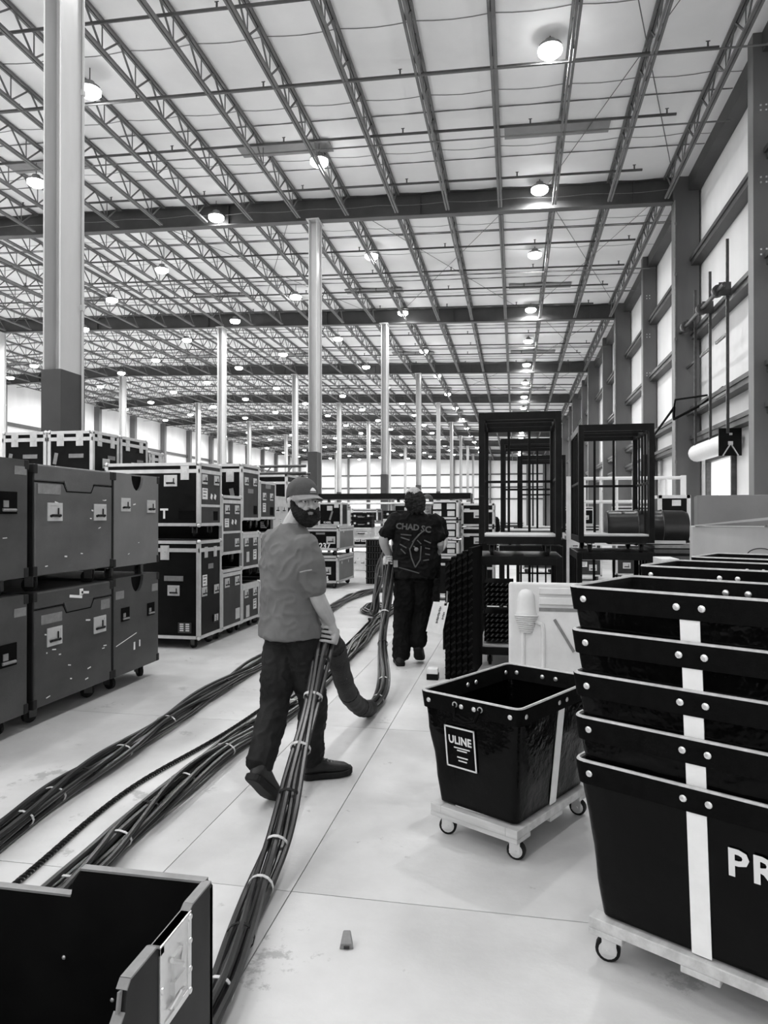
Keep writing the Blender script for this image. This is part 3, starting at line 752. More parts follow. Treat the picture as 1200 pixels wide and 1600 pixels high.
def wheel_meshes():
    h = .095
    f = MB(); f.bx(-.035, .035, -.03, .03, h-.006, h); f.bx(-.021, -.017, -.018, .03, .03, h-.006); f.bx(.017, .021, -.018, .03, .03, h-.006); f.tube([(-.026, .01, .042), (.026, .01, .042)], .006, 8)
    T = Matrix.Translation((0, .01, .042)) @ Matrix.Rotation(R(90), 4, 'Y')
    w = MB(); w.lathe([(.03, -.014), (.042, -.012), (.042, .012), (.03, .014)], 20, T)
    c = MB(); c.lathe([(.031, -.0155), (.02, -.017), (.012, -.0165)], 16, T); c.lathe([(.012, .0165), (.02, .017), (.031, .0155)], 16, T)
    return f.mesh('caster', mSteelBright), w.mesh('tyre', mRubber, True), c.mesh('wheel_disc', mAlu, True)
WH = wheel_meshes()
def shared_basket():
    me = {}
    me['tub'] = basket_mesh(RW, RD, RZ, BW, BD, BZ).mesh('canvas_tub', mVinyl, True)
    b = MB(); q = .009
    z0 = RZ-.075; f = (z0-BZ)/(RZ-BZ); w0 = BW+(RW-BW)*f; d0 = BD+(RD-BD)*f
    def rr_(w, d, z): return ring_rect(w, d, z, .032, 4)
    o0, o1 = rr_(w0+2*q, d0+2*q, z0), rr_(RW+2*q, RD+2*q, RZ+.002); i1, i0 = rr_(RW-2*q-.01, RD-2*q-.01, RZ+.002), rr_(w0-2*q-.016, d0-2*q-.016, z0)
    b.loft([o0, o1, i1, i0], cap=False); n = len(o0); b.add(o0+i0, [(k, (k+1) % n, n+(k+1) % n, n+k) for k in range(n)])
    me['rim'] = b.mesh('rim_band', mRim, True)
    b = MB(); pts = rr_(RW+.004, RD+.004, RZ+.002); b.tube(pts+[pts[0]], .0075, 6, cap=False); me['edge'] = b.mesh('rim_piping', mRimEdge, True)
    b = MB(); strip_on(b, 'right', -.03, .03, BZ-.005, RZ-.075, .006); me['stripe_r'] = b.mesh('wear_strip', mStripe)
    b = MB(); strip_on(b, 'left', -.03, .03, BZ-.005, RZ-.075, .006); me['stripe_l'] = b.mesh('wear_strip', mStripe)
    return me
BK = shared_basket()
def basket(label, loc, rz, deck=True, group='black canvas basket trucks', eyelets=True, tilt=0, caster_a=R(-70)):
    o = thing('basket_truck', label, 'basket truck', loc, rz, group)
    if tilt: o.rotation_euler = (tilt, 0, rz)
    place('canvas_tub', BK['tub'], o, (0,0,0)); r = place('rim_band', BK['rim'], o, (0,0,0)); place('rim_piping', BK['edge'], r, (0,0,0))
    place('wear_strip', BK['stripe_r'], o, (0,0,0)); place('wear_strip', BK['stripe_l'], o, (0,0,0))
    zr = RZ-.036; w = RW+.018; d = RD+.018; sl = -.006
    for (x, y, a) in [(-RW/2+.045, -d/2-sl, 0), (RW/2-.045, -d/2-sl, 0), (-.035, -d/2-sl, 0), (.035, -d/2-sl, 0)]+[(w/2+sl, v, 90) for v in (-RD/2+.05, RD/2-.05, -.038, .038)]+[(-w/2-sl, v, -90) for v in (-RD/2+.05, RD/2-.05, -.038, .038)]:
        place('rivet', RIV, r, (x, y, zr), (0, 0, R(a)))
    for (x, y, a) in [(RW/2-.022, v, -90) for v in (-.038, .038, RD/2-.06)]+[(-RW/2+.022, v, 90) for v in (-.038, .038, RD/2-.06)]+[(v, RD/2-.022, 0) for v in (-.04, .04, -.2, .2)]:
        place('rivet', RIV, r, (x, y, zr), (0, 0, R(a)))
    if eyelets:
        for x in (-.07, .07): place('grommet', EYE, r, (x, -d/2-sl-.001, zr+.004))
        h = MB(); h.tube([(-.07, -d/2-.006, zr), (-.055, -d/2-.02, zr-.05), (0, -d/2-.025, zr-.065), (.055, -d/2-.02, zr-.05), (.07, -d/2-.006, zr)], .008, 6); h.build('rope_handle', mBlackFlat, o, smooth=True)
    if deck:
        L_, Wd = RD-.06, RW-.06
        for x in (-Wd/2, Wd/2-.06):
            b = MB(); b.bx(x, x+.06, -L_/2, L_/2, .117, .155); b.build('deck_rail', mWood, o, bevel=.003)
        for y in (-L_/2, -.06, L_/2-.12):
            b = MB(); b.bx(-Wd/2, Wd/2, y, y+.12, .095, .117); b.build('deck_slat', mWood, o, bevel=.003)
        for y in (-L_/2, L_/2-.05):
            b = MB(); b.bx(-Wd/2+.06, Wd/2-.06, y, y+.05, .117, .155); b.build('deck_end', mWood, o, bevel=.003)
        for x in (-Wd/2+.05, Wd/2-.05):
            for y in (-L_/2+.06, L_/2-.06):
                c = place('caster', WH[0], o, (x, y, 0), (0, 0, caster_a+random.uniform(-.3, .3)))
                place('tyre', WH[1], c, (0,0,0)); place('wheel_disc', WH[2], c, (0,0,0))
    return o
# single truck with its front label
U = basket('single black basket truck with square white framed label, on a pale wooden deck', (-.012, 3.555, 0), R(-30.5))
f = .5; zc = .46; ff = (zc-BZ)/(RZ-BZ); dd = BD+(RD-BD)*ff; tl = math.atan((RD-BD)/2/(RZ-BZ))
lb = MB(); s = .085
for (x0, x1, z0, z1) in ((-s, s, s*1.18-.007, s*1.18), (-s, s, -s*1.18, -s*1.18+.007), (-s, -s+.007, -s*1.18, s*1.18), (s-.007, s, -s*1.18, s*1.18)): lb.bx(x0, x1, -.003, 0, z0, z1)
L0 = lb.build('label_frame', mInk, U, loc=(-.055, -dd/2-.010, zc)); L0.rotation_euler = (tl, 0, 0)
q = place('lettering', text_mesh('ULINE', .046, mInk, spacing=1.04, bold=.03), L0, (0, -.002, .035), (R(90), 0, 0)); q.scale = (1, 1.15, 1)
bl = MB()
for (z, w_) in ((.0, .045), (-.012, .028), (-.045, .03), (-.062, .024)): bl.bx(-w_+.008, w_+.008, -.002, 0, z-.003, z+.003)
bl.build('small_print', mInk, L0)
lg = MB(); lg.bx(-s+.008, s-.008, -.0012, 0, -s*1.15, s*1.15); lg.build('label_patch', mRim, L0)

# tall nest of five trucks at right; long side (local +x... rotated) faces the camera
SR = R(-31)-R(90)
def dirs(a): return Vector((math.cos(a), math.sin(a), 0))
fx = dirs(R(-31)); fy = dirs(R(59))
corner = Vector((.205, 2.50, 0))
ctr = corner+fx*(RD/2)+fy*(RW/2)
nm = ('bottom', 'second', 'third', 'fourth', 'top')
for k in range(5):
    j = Vector((random.uniform(-.006, .006), random.uniform(-.006, .006), 0))
    # local +x must face the camera side: +x -> -fy, so rz = angle(fy)+180
    o = basket('black basket truck with white strip, %s of the tall nest of five' % nm[k], (ctr.x+j.x-.004*k, ctr.y+j.y, .150*k), R(59)+math.pi, deck=(k == 0), eyelets=(k == 4), caster_a=R(-150))
    if k == 0:
        tw = math.atan((RW-BW)/2/(RZ-BZ)); zt = .50; ft = (zt-BZ)/(RZ-BZ); wt = BW+(RW-BW)*ft
        p = place('lettering', text_mesh('PR', .12, mInk, spacing=1.12, bold=.025), o, (wt/2+.010, .155, zt), (0, 0, 0))
        p.rotation_euler = (Matrix.Rotation(R(90), 3, 'Z') @ Matrix.Rotation(R(90)+tw, 3, 'X')).to_euler()
# further nests behind, rims showing above the top rim
for (cx, cy, n, nm2, a) in ((1.09, 3.63, 5, 'second nest, behind the tall nest', 59), (1.52, 4.45, 5, 'third nest, in front of the cartons', 59)):
    for k in range(n):
        basket('black basket truck, %s of the %s' % (('bottom', 'second', 'middle', 'fourth', 'top')[k], nm2), (cx, cy, .150*k), R(a)+math.pi+random.uniform(-.03, .03), deck=(k == 0), eyelets=False)

# ------------------------------------------------------------------ steel cages
def catmull(P, per=8):
    P = [Vector(p) for p in P]; Q = []
    for i in range(len(P)-1):
        a = P[max(i-1, 0)]; b = P[i]; c = P[i+1]; d = P[min(i+2, len(P)-1)]
        for k in range(per):
            t = k/per
            Q.append(.5*((2*b)+(c-a)*t+(2*a-5*b+4*c-d)*t*t+(3*b-a-3*c+d)*t*t*t))
    Q.append(P[-1]); return Q
def cage(label, x0, y0, w, d, z0, h, shelf=True, rail=.5, back=True, bars=True, topsolid=False, cat='steel cage', casters=.12, group='black steel cage carts'):
    o = thing('cage_cart', label, cat, (x0, y0, z0), 0, group); t = .058
    def box(nm_, *a, mat=mBlack): b = MB(); b.bx(*a); return b.build(nm_, mat, o, bevel=.003)
    for xx in (0, w-t):
        for yy in (0, d-t): box('post', xx, xx+t, yy, yy+t, 0, h)
    for zz in (0, h-t*1.3):
        for yy in (0, d-t): box('cross_beam', t, w-t, yy, yy+t, zz, zz+t*1.3)
        for xx in (0, w-t): box('side_beam', xx, xx+t, t, d-t, zz, zz+t*1.3)
    zm = h*rail
    for xx in (.008, w-.030): box('side_rail', xx, xx+.022, t, d-t, zm, zm+.03)
    if back: box('back_rail', t, w-t, d-t+.01, d-t+.03, zm, zm+.03)
    if bars:
        n = 5
        for xx in (.012, w-.030):
            for k in range(1, n): yy = t+(d-2*t)*k/n; box('side_bar', xx, xx+.022, yy-.012, yy+.012, t, h-t)
        if back:
            for k in (1, 2): xx = t+(w-2*t)*k/3; box('back_bar', xx-.015, xx+.015, d-t+.005, d-t+.027, t, h-t)
        for k in (1, 2): yy = d*k/3; box('roof_bar', t, w-t, yy-.015, yy+.015, h-t, h-.01)
    if shelf: box('deck_board', t*.5, w-t*.5, -.004+t*.5, d-t*.5, t*1.3, t*1.3+.02, mat=mPly)
    if topsolid: box('top_plate', 0, w, 0, d, h, h+.012, mat=mBlack)
    if casters:
        for xx in (.13, w-.13):
            for yy in (.1, d-.1): hw('caster', o, (xx, yy, -casters), 0, casters/.12)
    return o
def tray(parent_z, x, y, lab):
    o = thing('ribbed_tray', lab, 'tray', (x, y, parent_z), 0, 'black ribbed trays inside the lower cage')
    b = MB(); b.bx(0, .3, 0, .55, 0, .03); b.build('tray_base', mBlackFlat, o)
    for k in range(6):
        r = MB(); r.bar((.02+.05*k, -.006, .0), (.045+.05*k, -.006, .03), .006, .01); r.build('rib', mDarkMetal, o)
    return o
CX, CYY = -.37, 7.2
cage('black steel cage with plywood floor, standing on the lower cage beside the aisle', CX, CYY, .83, 1.15, 1.26, 1.355)
cage('lower black steel cage holding ribbed trays, under the front cage', CX-.02, CYY, .86, 1.15, .12, 1.0, shelf=True, rail=.31, topsolid=True)
for k in range(11): tray(.24+.052*k+(.06 if k > 5 else 0), CX+.05, CYY+.1, 'black ribbed tray, %s from the bottom in the lower cage' % ORD[k])
cage('black steel cage standing at right, next to the big drum', .72, 8.25, .83, 1.15, 1.24, 1.36)
cage('lower black steel cage under the right cage, mostly hidden by the panel', .70, 8.25, .86, 1.15, .12, 1.0, rail=.31, topsolid=True)
cage('black steel cage seen through the front cage, second in line', -.20, 9.75, .83, 1.15, 1.26, 1.36)
cage('lower black steel cage second in line behind the front cage', -.22, 9.75, .86, 1.15, .12, 1.0, rail=.31, topsolid=True)
cage('black steel cage third in line, seen deep through the front cage', .04, 12.5, .83, 1.15, 1.26, 1.36)
cage('lower black steel cage third in line behind the front cage', .02, 12.5, .86, 1.15, .12, 1.0, rail=.31, topsolid=True)
# dark slab stack leaning beside the cage
for k in range(5):
    o = thing('ribbed_slab', 'tall black ribbed slab, %s of the bundle stood against the front cage' % ('outermost', 'second', 'middle', 'fourth', 'innermost')[k], 'slab', (-.655+.052*k, 6.56+.03*k, 0), R(-6), 'black ribbed panels stood beside the cage')
    hh = 1.13+.028*k
    b = MB(); b.bx(0, .045, 0, .62, 0, hh); b.build('core_board', mBlackFlat, o, bevel=.006)
    for q in range(16): r = MB(); r.bar((.004, -.008, .04+q*hh/16.5), (.042, -.008, .075+q*hh/16.5), .012, .018); r.build('rib', mBlack, o)
    if k == 0:
        b = MB(); b.bx(-.02, 0, -.01, .2, .28, .68); b.build('side_plate', mBlack, o, bevel=.006)
b = MB(); b.bx(0, .10, 0, .1, .055, .105); o = thing('floor_block', 'small black block with pale top at the foot of the ribbed panels', 'block', (-.82, 6.5, 0)); b.build('pale_top', mWhite, o, bevel=.004)
b = MB(); b.bx(-.005, .105, -.005, .105, 0, .055); b.build('block_body', mBlack, o, bevel=.004)
# paper sign taped to the bundle's side, hanging aslant
o = thing('paper_sign', 'white paper sign with vertical lettering hung aslant beside the ribbed panels', 'sign', (-.74, 6.46, .745), 0)
b = MB(); sh = .11
poly = [(-.015, 0), (.13, -.005), (.065, -.31), (-.085, -.28)]
b.prism(poly, lambda a, c, y: (a, y, c), 0, .004); b.build('sheet', mWhite, o)
t = MB()
def mk(cx, cz, n, step, hw_):
    for k in range(n):
        z = cz-k*step; x = cx-(k*step)*.25
        t.bx(x-hw_*(.6+.4*((k*7) % 3)/2), x+hw_*(.6+.4*((k*5) % 3)/2), -.003, 0, z-step*.3, z+step*.3)
mk(.052, -.05, 11, .0145, .011); mk(.085, -.10, 5, .0145, .009); t.build('lettering', mInkD, o)
b = MB(); b.tube([(.11, .002, -.01), (.115, .002, .1)], .008, 6); b.build('hanger', mTape, o)
b = MB(); b.bx(.088, .112, 0, .125, -.035, -.012); b.build('clip', mDarkMetal, o)

# moulded pale panel leaning behind the single truck
o = thing('moulded_panel', 'pale moulded foam panel with ribbed knob, leaning behind the single truck', 'panel', (-.055, 5.86, .01)); o.rotation_euler = (R(-6), 0, 0)
b = MB(); b.bx(0, 1.15, 0, .05, 0, .985); b.build('sheet', mFoam, o, bevel=.02)
b = MB(); b.bx(.25, 1.1, -.016, 0, .885, .94); b.build('raised_bar', mFoam, o, bevel=.006)
b = MB(); b.bx(.25, 1.1, -.016, 0, .80, .86); b.build('raised_bar', mFoam, o, bevel=.006)
b = MB(); b.bx(.25, 1.1, -.003, 0, .745, .775); b.build('groove', mTape, o)
loopp = [(.12, .22), (.12, .6), (.15, .645), (.2, .66), (.25, .645), (.28, .6), (.28, .26), (.25, .22), (.2, .2), (.15, .2), (.12, .22)]
b = MB(); b.tube(catmull([(x_, -.002, z_) for x_, z_ in loopp], 5), .018, 8); b.build('moulded_loop', mFoam, o, smooth=True)
prof = []
for k in range(9):
    r_ = .055+.0058*k; prof += [(r_, .565+.017*k), (r_+.003, .571+.017*k), (r_-.006, .577+.017*k)]
b = MB(); b.lathe(prof, 20, Matrix.Translation((.145, .02, 0))); b.build('ribbed_knob', mFoam, o)
b = MB(); b.lathe([(.09, .715), (.085, .74), (.078, .78), (.074, .85), (.066, .89), (.045, .92), (.01, .93)], 20, Matrix.Translation((.145, .02, 0))); b.build('knob_neck', mFoam, o, smooth=True)
b = MB(); b.bar((.375, -.002, .68), (.53, -.002, .42), .024, .008, up=(0,1,0)); b.build('groove', mTape, o)

# drum on a low stack, cartons
o = thing('plastic_drum', 'big black drum lying on its side behind the right cage', 'drum', (1.12, 9.05, 1.405))
T = Matrix.Rotation(R(90), 4, 'Y')
b = MB(); b.lathe([(.14, 0), (.20, .0), (.212, .03), (.214, .33), (.222, .345), (.222, .375), (.214, .39), (.214, .62), (.222, .635), (.222, .665), (.214, .68), (.21, .9), (.19, .95), (.12, .955)], 32, T); b.build('barrel', mDrum, o, smooth=True)
for zz in (.36, .65):
    b = MB(); n = 32; b.tube([(zz, .222*math.cos(2*math.pi*k/n), .222*math.sin(2*math.pi*k/n)) for k in range(n+1)], .006, 6, cap=False); b.build('hoop', mDarkMetal, o, smooth=True)
for sy in (-.17, .17):
    b = MB(); b.prism([(.05, -.195), (.9, -.195), (.9, -.155), (.05, -.155)], lambda a, c, y: (a, y+sy, c), -.02, .02); b.build('chock', mWood, o)
for k in range(4):
    q = thing('pallet_crate', 'dark flat crate %s under the lying drum' % ('at floor level', 'second from the floor', 'third from the floor', 'directly')[k], 'crate', (1.62, 8.62, .3*k), 0, 'dark crates carrying the drum')
    b = MB(); b.bx(0, .62, 0, .95, 0, .27); b.build('crate_body', mBlack, q, bevel=.006)
    for z in (.05, .13, .21): b = MB(); b.bx(-.008, .628, -.01, .0, z, z+.045); b.build('slat', mDarkMetal, q)
    b = MB(); b.bx(0, .62, 0, .95, .27, .298); b.build('lid', mTape if k == 3 else mBlack, q)
def carton(label, x0, y0, w, d, h, mat, z0=0, rz=0, flaps=True, doodle=False):
    o = thing('carton', label, 'carton', (x0, y0, z0), rz)
    b = MB(); b.bx(0, w, 0, d, 0, h); b.build('box_body', mat, o, bevel=.004)
    b = MB(); b.bx(w*.46, w*.54, -.001, 0, 0, h); b.build('tape_strip', mat, o)
    if flaps:
        b = MB(); b.add([(.02, -.01, h+.004), (w*.66, -.06, h+.055), (w*.68, .12, h+.075), (.02, .14, h+.01), (.02, -.01, h+.001), (w*.66, -.06, h+.051), (w*.68, .12, h+.071), (.02, .14, h+.006)], [(0,1,2,3),(7,6,5,4),(0,4,5,1),(1,5,6,2),(2,6,7,3),(3,7,4,0)]); b.build('flap', mCardD, o)
        b = MB(); b.bx(w*.6, w, -.012, .15, h, h+.014); b.build('flap', mat, o)
    if doodle:
        def arc(cx, cz, r1, r2, a0, a1, rt=0):
            P = []
            for k in range(13):
                a = R(a0+(a1-a0)*k/12); x_, z_ = r1*math.cos(a), r2*math.sin(a)
                P.append((cx+x_*math.cos(rt)-z_*math.sin(rt), -.003, cz+x_*math.sin(rt)+z_*math.cos(rt)))
            t = MB(); t.tube(P, .0035, 4); return t.build('drawn_line', mInkD, o)
        cx, cz = w*.55, h-.21
        arc(cx, cz, .09, .055, 10, 200); arc(cx+.02, cz+.01, .05, .02, 180, 360); arc(cx+.11, cz+.03, .055, .028, -60, 200, -.9); arc(cx+.1, cz-.02, .03, .04, -100, 80); arc(cx-.02, cz-.035, .06, .02, 20, 170)
    return o
carton('large pale carton with a drawn doodle and loose flaps, behind the basket trucks', 1.30, 5.5, .82, .5, 1.47, mCard, rz=R(-11), doodle=True)
carton('tall grey carton standing behind the pale doodled carton', 1.53, 6.3, .68, .45, 1.725, mCardD, rz=R(-10), flaps=False)
carton('white topped flat carton lying between the drum and the cartons', 1.40, 7.15, .17, .4, 1.13, mWhite, flaps=False)

# white guard rail and case near the right wall
o = thing('guard_rail', 'white tubular guard rail behind the cages near the right wall', 'railing', (.95, 12.9, 0))
for z in (2.22, 1.80): b = MB(); b.tube([(0, 0, z), (1.95, 0, z)], .03, 8); b.build('rail', mRailW, o, smooth=True)
for k in range(8):
    xx = .0+k*.278; b = MB(); b.tube([(xx, 0, 1.1), (xx, 0, 2.22)], .022, 8); b.build('baluster', mRailW, o, smooth=True)
for xx in (0, 1.95): b = MB(); b.bx(xx-.04, xx+.04, -.04, .04, 0, 2.26); b.build('post', mRailW, o)
b = MB(); b.bx(0, 1.95, -.03, .03, 1.02, 1.12); b.build('toe_beam', mRailW, o)
flight_case('flight case with letter label beside the white guard rail', (2.18, 11.3, 1.13), .46, .5, .74, lid=0, front=[('alu', .26, .62, .13, .09), ('sticker', .25, .46, .05, .05), ('alu', .24, .44, .14, .12), ('text', .24, .44, 'E', .1, mInkD)], casters=False, ew=.05, balls=False)
flight_case('base case under the letter labelled case by the guard rail', (2.1, 11.25, .12), .62, .6, 1.0, balls=False)

# dock door gear on the right wall
o = thing('dock_door_drive', 'pale roll drum of the dock door with black side plate', 'door gear', (4.78, 16.7, 3.22))
b = MB(); b.lathe([(.2, 0), (.23, .0), (.23, 3.0), (.2, 3.02)], 16, Matrix.Rotation(R(-90), 4, 'X')); b.build('roll', mWhite, o, smooth=True)
b = MB(); b.bx(-.28, .2, -.03, 0, -.32, .3); b.build('side_plate', mBlack, o)
b = MB(); b.bar((-.2, -.05, -.32), (-.04, -.05, -.05), .05, .02); b.bar((.12, -.05, -.32), (-.04, -.05, -.05), .05, .02); b.bx(-.09, .01, -.06, -.03, -.08, .0); b.build('bracket', mAlu, o)
b = MB(); b.bx(-.06, 0, -.05, -.03, .14, .19); b.build('bolt', mAlu, o)
for k, yy in enumerate((16.6, 18.0, 19.4)):
    o = thing('door_track', 'slotted vertical dock door track, %s by the right wall' % ('nearest', 'middle', 'farthest')[k], 'door track', (4.67, yy, 3.4), 0, 'slotted dock door tracks')
    b = MB(); b.bx(-.03, .03, -.02, .02, 0, 4.1+.25*(k == 0)); b.build('track', mDarkMetal, o)
    for q in range(22): b = MB(); b.bx(-.034, -.028, -.012, .012, .15+q*.18, .23+q*.18); b.build('slot', mTape, o)
    for zz in (.9, 2.2, 3.3): b = MB(); b.bx(-.025, .02, 0, .9, zz, zz+.06); b.build('strut', mDarkMetal, o)
o = thing('door_shaft', 'long dark torsion shaft with brackets above the dock door', 'door gear', (4.5, 16.2, 6.62))
b = MB(); b.tube([(0, 0, 0), (0, 4.1, 0)], .05, 8); b.build('shaft', mDarkMetal, o)
for yy in (.5, 1.9, 3.5):
    b = MB(); b.lathe([(.1, -.06), (.14, -.05), (.14, .05), (.1, .06)], 12, Matrix.Translation((0, yy, 0)) @ Matrix.Rotation(R(90), 4, 'X')); b.build('cable_drum', mDarkMetal, o)
    b = MB(); b.bx(-.02, .235, yy-.15, yy-.12, -.15, .15); b.build('bracket', mDarkMetal, o)
o = thing('wall_cable', 'black cable slung between the right wall columns', 'cable', (0, 0, 0))
b = MB(); b.tube([(4.9, 26.0, 3.75), (4.4, 23.5, 4.15), (4.32, 20.25, 4.55), (4.28, 20.1, 4.2), (4.7, 18.9, 4.4), (4.85, 17.6, 4.6)], .035, 6); b.build('slung_cable', mBlackFlat, o, smooth=True)
b = MB(); b.tube([(4.32, 20.25, 4.55), (4.34, 20.2, 4.75), (4.8, 18.8, 4.62)], .025, 6); b.build('slung_cable', mBlackFlat, o, smooth=True)
o = thing('wall_machine', 'dark winch gear mounted on the far wall column beyond the cages', 'machine', (4.5, 25.6, 2.9))
b = MB(); b.bx(-.1, .3, -.2, .3, 0, .8); b.build('housing', mBlack, o, bevel=.02)
b = MB(); b.lathe([(.1, 0), (.16, .02), (.16, .12), (.1, .14)], 14, Matrix.Translation((-.1, .05, .4)) @ Matrix.Rotation(R(-90), 4, 'Y')); b.build('pulley', mAlu, o, smooth=True)
b = MB(); b.tube([(-.15, .1, .4), (-.15, .1, -1.0)], .02, 6); b.build('pull_chain', mTape, o)

# open black case in the left foreground
o = thing('open_road_case', 'open black road case with bright recessed latch in the left foreground', 'road case', (-1.62, .42, 0))
cw, cdp, ch = .97, 1.0, .755; t_ = .017
# back wall (+y side of the box) with stepped rim
b = MB(); b.prism([(0, .12), (cw, .12), (cw, ch-.012), (cw-.012, ch), (.66, ch), (.64, ch-.03), (.635, ch-.062), (0, ch-.062)], lambda a, c, y: (a, y, c), cdp-t_, cdp); b.build('back_wall', mLam, o, bevel=.002)
e = MB(); e.bar((.66, cdp-t_/2, ch+.001), (cw-.012, cdp-t_/2, ch+.001), t_+.003, .005); e.bar((0, cdp-t_/2, ch-.0605), (.635, cdp-t_/2, ch-.0605), t_+.003, .005); e.build('rim_edge', mTape, o)
# right wall: rim drops in steps round the latch
side = [(0, .12), (cdp, .12), (cdp, ch-.012), (cdp-.012, ch), (.90, ch), (.885, ch-.008), (.77, ch-.008), (.755, ch), (.668, ch), (.656, ch-.012), (.65, ch-.045), (.635, ch-.06), (.0, ch-.062)]
b = MB(); b.prism(side, lambda a, c, x: (x, a, c), cw-t_, cw); b.build('right_wall', mOldB, o, bevel=.003)
e = MB()
for k in range(3, len(side)-1):
    (a0, c0), (a1, c1) = side[k], side[k+1]; e.bar((cw-t_/2, a0, c0+.001), (cw-t_/2, a1, c1+.001), t_+.003, .004)
e.build('rim_edge', mTape, o)
b = MB(); b.bx(0, t_, 0, cdp-t_, .12, ch-.06); b.build('left_wall', mLam, o); b = MB(); b.bx(0, cw-t_, 0, t_, .12, ch-.3); b.build('front_wall', mLam, o)
b = MB(); b.bx(t_, cw-t_, t_, cdp-t_, .12, .14); b.build('case_floor', mBlackFlat, o)
b = MB(); b.bx(.70, cw-t_, cdp-.22, cdp-.2, ch-.24, ch-.215); b.build('inner_ledge', mTape, o)
for (xx, yy, zz) in ((.62, cdp-t_-.002, ch-.2), (.74, cdp-t_-.002, ch-.28), (.86, cdp-t_-.002, ch-.28)): place('inner_bolt', RIV, o, (xx, yy, zz)).scale = (.4, .4, .4)
# latch: dished plate on the outside of the right wall
p = MB(); y0, y1, z0, z1 = .765, .89, ch-.17, ch-.008
px = cw+.004
p.bx(cw, px, y0, y0+.014, z0, z1); p.bx(cw, px, y1-.014, y1, z0, z1); p.bx(cw, px, y0, y1, z0, z0+.014); p.bx(cw-t_, px, y0, y1, z1, z1+.003); p.bx(cw, px, y0, y1, z1-.014, z1); p.bx(cw, cw+.0015, y0+.01, y1-.01, z0+.01, z1-.01)
lp = p.build('latch_plate', mSteelBright, o, bevel=.0015)
k = MB(); k.bx(cw+.001, cw+.012, y0+.04, y0+.085, z0+.05, z0+.075); k.bx(cw+.001, cw+.008, y0+.045, y0+.08, z0+.02, z0+.12); k.tube([(cw+.008, y0+.035, z0+.12), (cw+.016, y0+.062, z0+.10), (cw+.008, y0+.09, z0+.12)], .005, 6); k.tube([(cw+.006, y0+.03, z0+.03), (cw+.012, y0+.062, z0+.045), (cw+.006, y0+.095, z0+.03)], .004, 6); k.build('latch_bolt', mAlu, lp)
for (yy, zz) in ((y1-.007, z1-.007), (y1-.007, z1-.055), (y1-.007, z0+.05), (y1-.007, z0+.007), (y0+.007, z0+.007), (y0+.007, z0+.08)):
    r_ = place('rivet', RIV, lp, (cw+.004, yy, zz), (0, 0, R(90))); r_.scale = (.55, .55, .55)
for xx in (.12, cw-.12):
    for yy in (.13, cdp-.13): hw('caster', o, (xx, yy, 0), .7)

# small wedge lying on the floor
o = thing('rubber_wedge', 'small dark rubber wedge lying alone on the concrete floor', 'wedge', (-.598, 2.43, 0), R(12))
b = MB(); b.add([(-.026, -.02, 0), (.026, -.02, 0), (.02, .03, 0), (-.02, .03, 0), (-.022, -.016, .018), (.02, -.016, .018), (.013, .028, .042), (-.013, .028, .042)], [(3,2,1,0),(4,5,6,7),(0,1,5,4),(1,2,6,5),(2,3,7,6),(3,0,4,7)]); b.build('wedge_body', mTape, o, bevel=.003)
b = MB(); b.bx(-.01, .01, -.024, -.018, .004, .012); b.build('notch', mInkD, o)

# ------------------------------------------------------------------ cables
def frames(Q):
    T = [(Q[min(i+1, len(Q)-1)]-Q[max(i-1, 0)]).normalized() for i in range(len(Q))]
    a = T[0].cross(Vector((0,0,1))).normalized(); F = []
    for t in T:
        a = (a-t*a.dot(t)).normalized(); F.append((a, t.cross(a)))
    return T, F
def bundle(name, label, pts, n, rb, rc, floor_flat=False, per=10, ties=(), seed=0, group='heavy cable bundles', tie_mats=None):
    o = thing(name, label, 'cable bundle', (0,0,0), 0, group)
    Q = catmull(pts, per); T, F = frames(Q); rr = random.Random(seed)
    lay = [(.42*math.cos(2.1*k+.5), .42*math.sin(2.1*k+.5)) for k in range(3)]+[(math.cos(2*math.pi*k/(n-3)), math.sin(2*math.pi*k/(n-3))) for k in range(n-3)]
    s = rb
    for c in range(n):
        ox, oy = lay[c]; ph = rr.uniform(0, 6.28); P = []
        L_ = 0
        for i, q in enumerate(Q):
            if i: L_ += (Q[i]-Q[i-1]).length
            a, b = F[i]; tw = .9*math.sin(L_*1.3+.4*seed)
            x = ox*math.cos(tw)-oy*math.sin(tw); y = ox*math.sin(tw)+oy*math.cos(tw)
            wob = s*.28
            p = q+a*(x*s*(1.25 if floor_flat else 1)+wob*math.sin(L_*4.2+ph))+b*(y*s*(.75 if floor_flat else 1)+wob*.6*math.cos(L_*3.4+ph*1.7))
            p.z = max(p.z, rc+.001)
            P.append(p)
        m = MB(); m.tube(P, rc*rr.uniform(.85, 1.1), 7); m.build('cable', mCable, o, smooth=True)
    for k, f in enumerate(ties):
        i = min(int(f*(len(Q)-1)), len(Q)-2); a, b = F[i]; c = Q[i]; ring = []
        for q in range(15):
            an = 2*math.pi*q/14; p = c+a*math.cos(an)*(rb*.98+rc)*(1.12 if floor_flat else 1)+b*math.sin(an)*(rb*.98+rc)*(.68 if floor_flat else 1); p.z = max(p.z, .004); ring.append(p)
        m = MB(); V = []
        for p in ring[:-1]: V += [p-T[i]*.007, p+T[i]*.007]
        N_ = len(V); m.add(V, [(j, (j+1) % N_, (j+3) % N_, (j+2) % N_) for j in range(0, N_, 2)])
        ob = m.build('cable_tie', mTie if (k % 3 != 2) else mRubber, o)
        so = ob.modifiers.new('thick', 'SOLIDIFY'); so.thickness = .003
    return o
U_ = Vector((math.cos(YAW), math.sin(YAW), 0)); V_ = Vector((-math.sin(YAW), math.cos(YAW), 0))
def cw_(u, d, z): return U_*u+V_*d+Vector((0, 0, z))       # camera-level axes: right, ahead, up
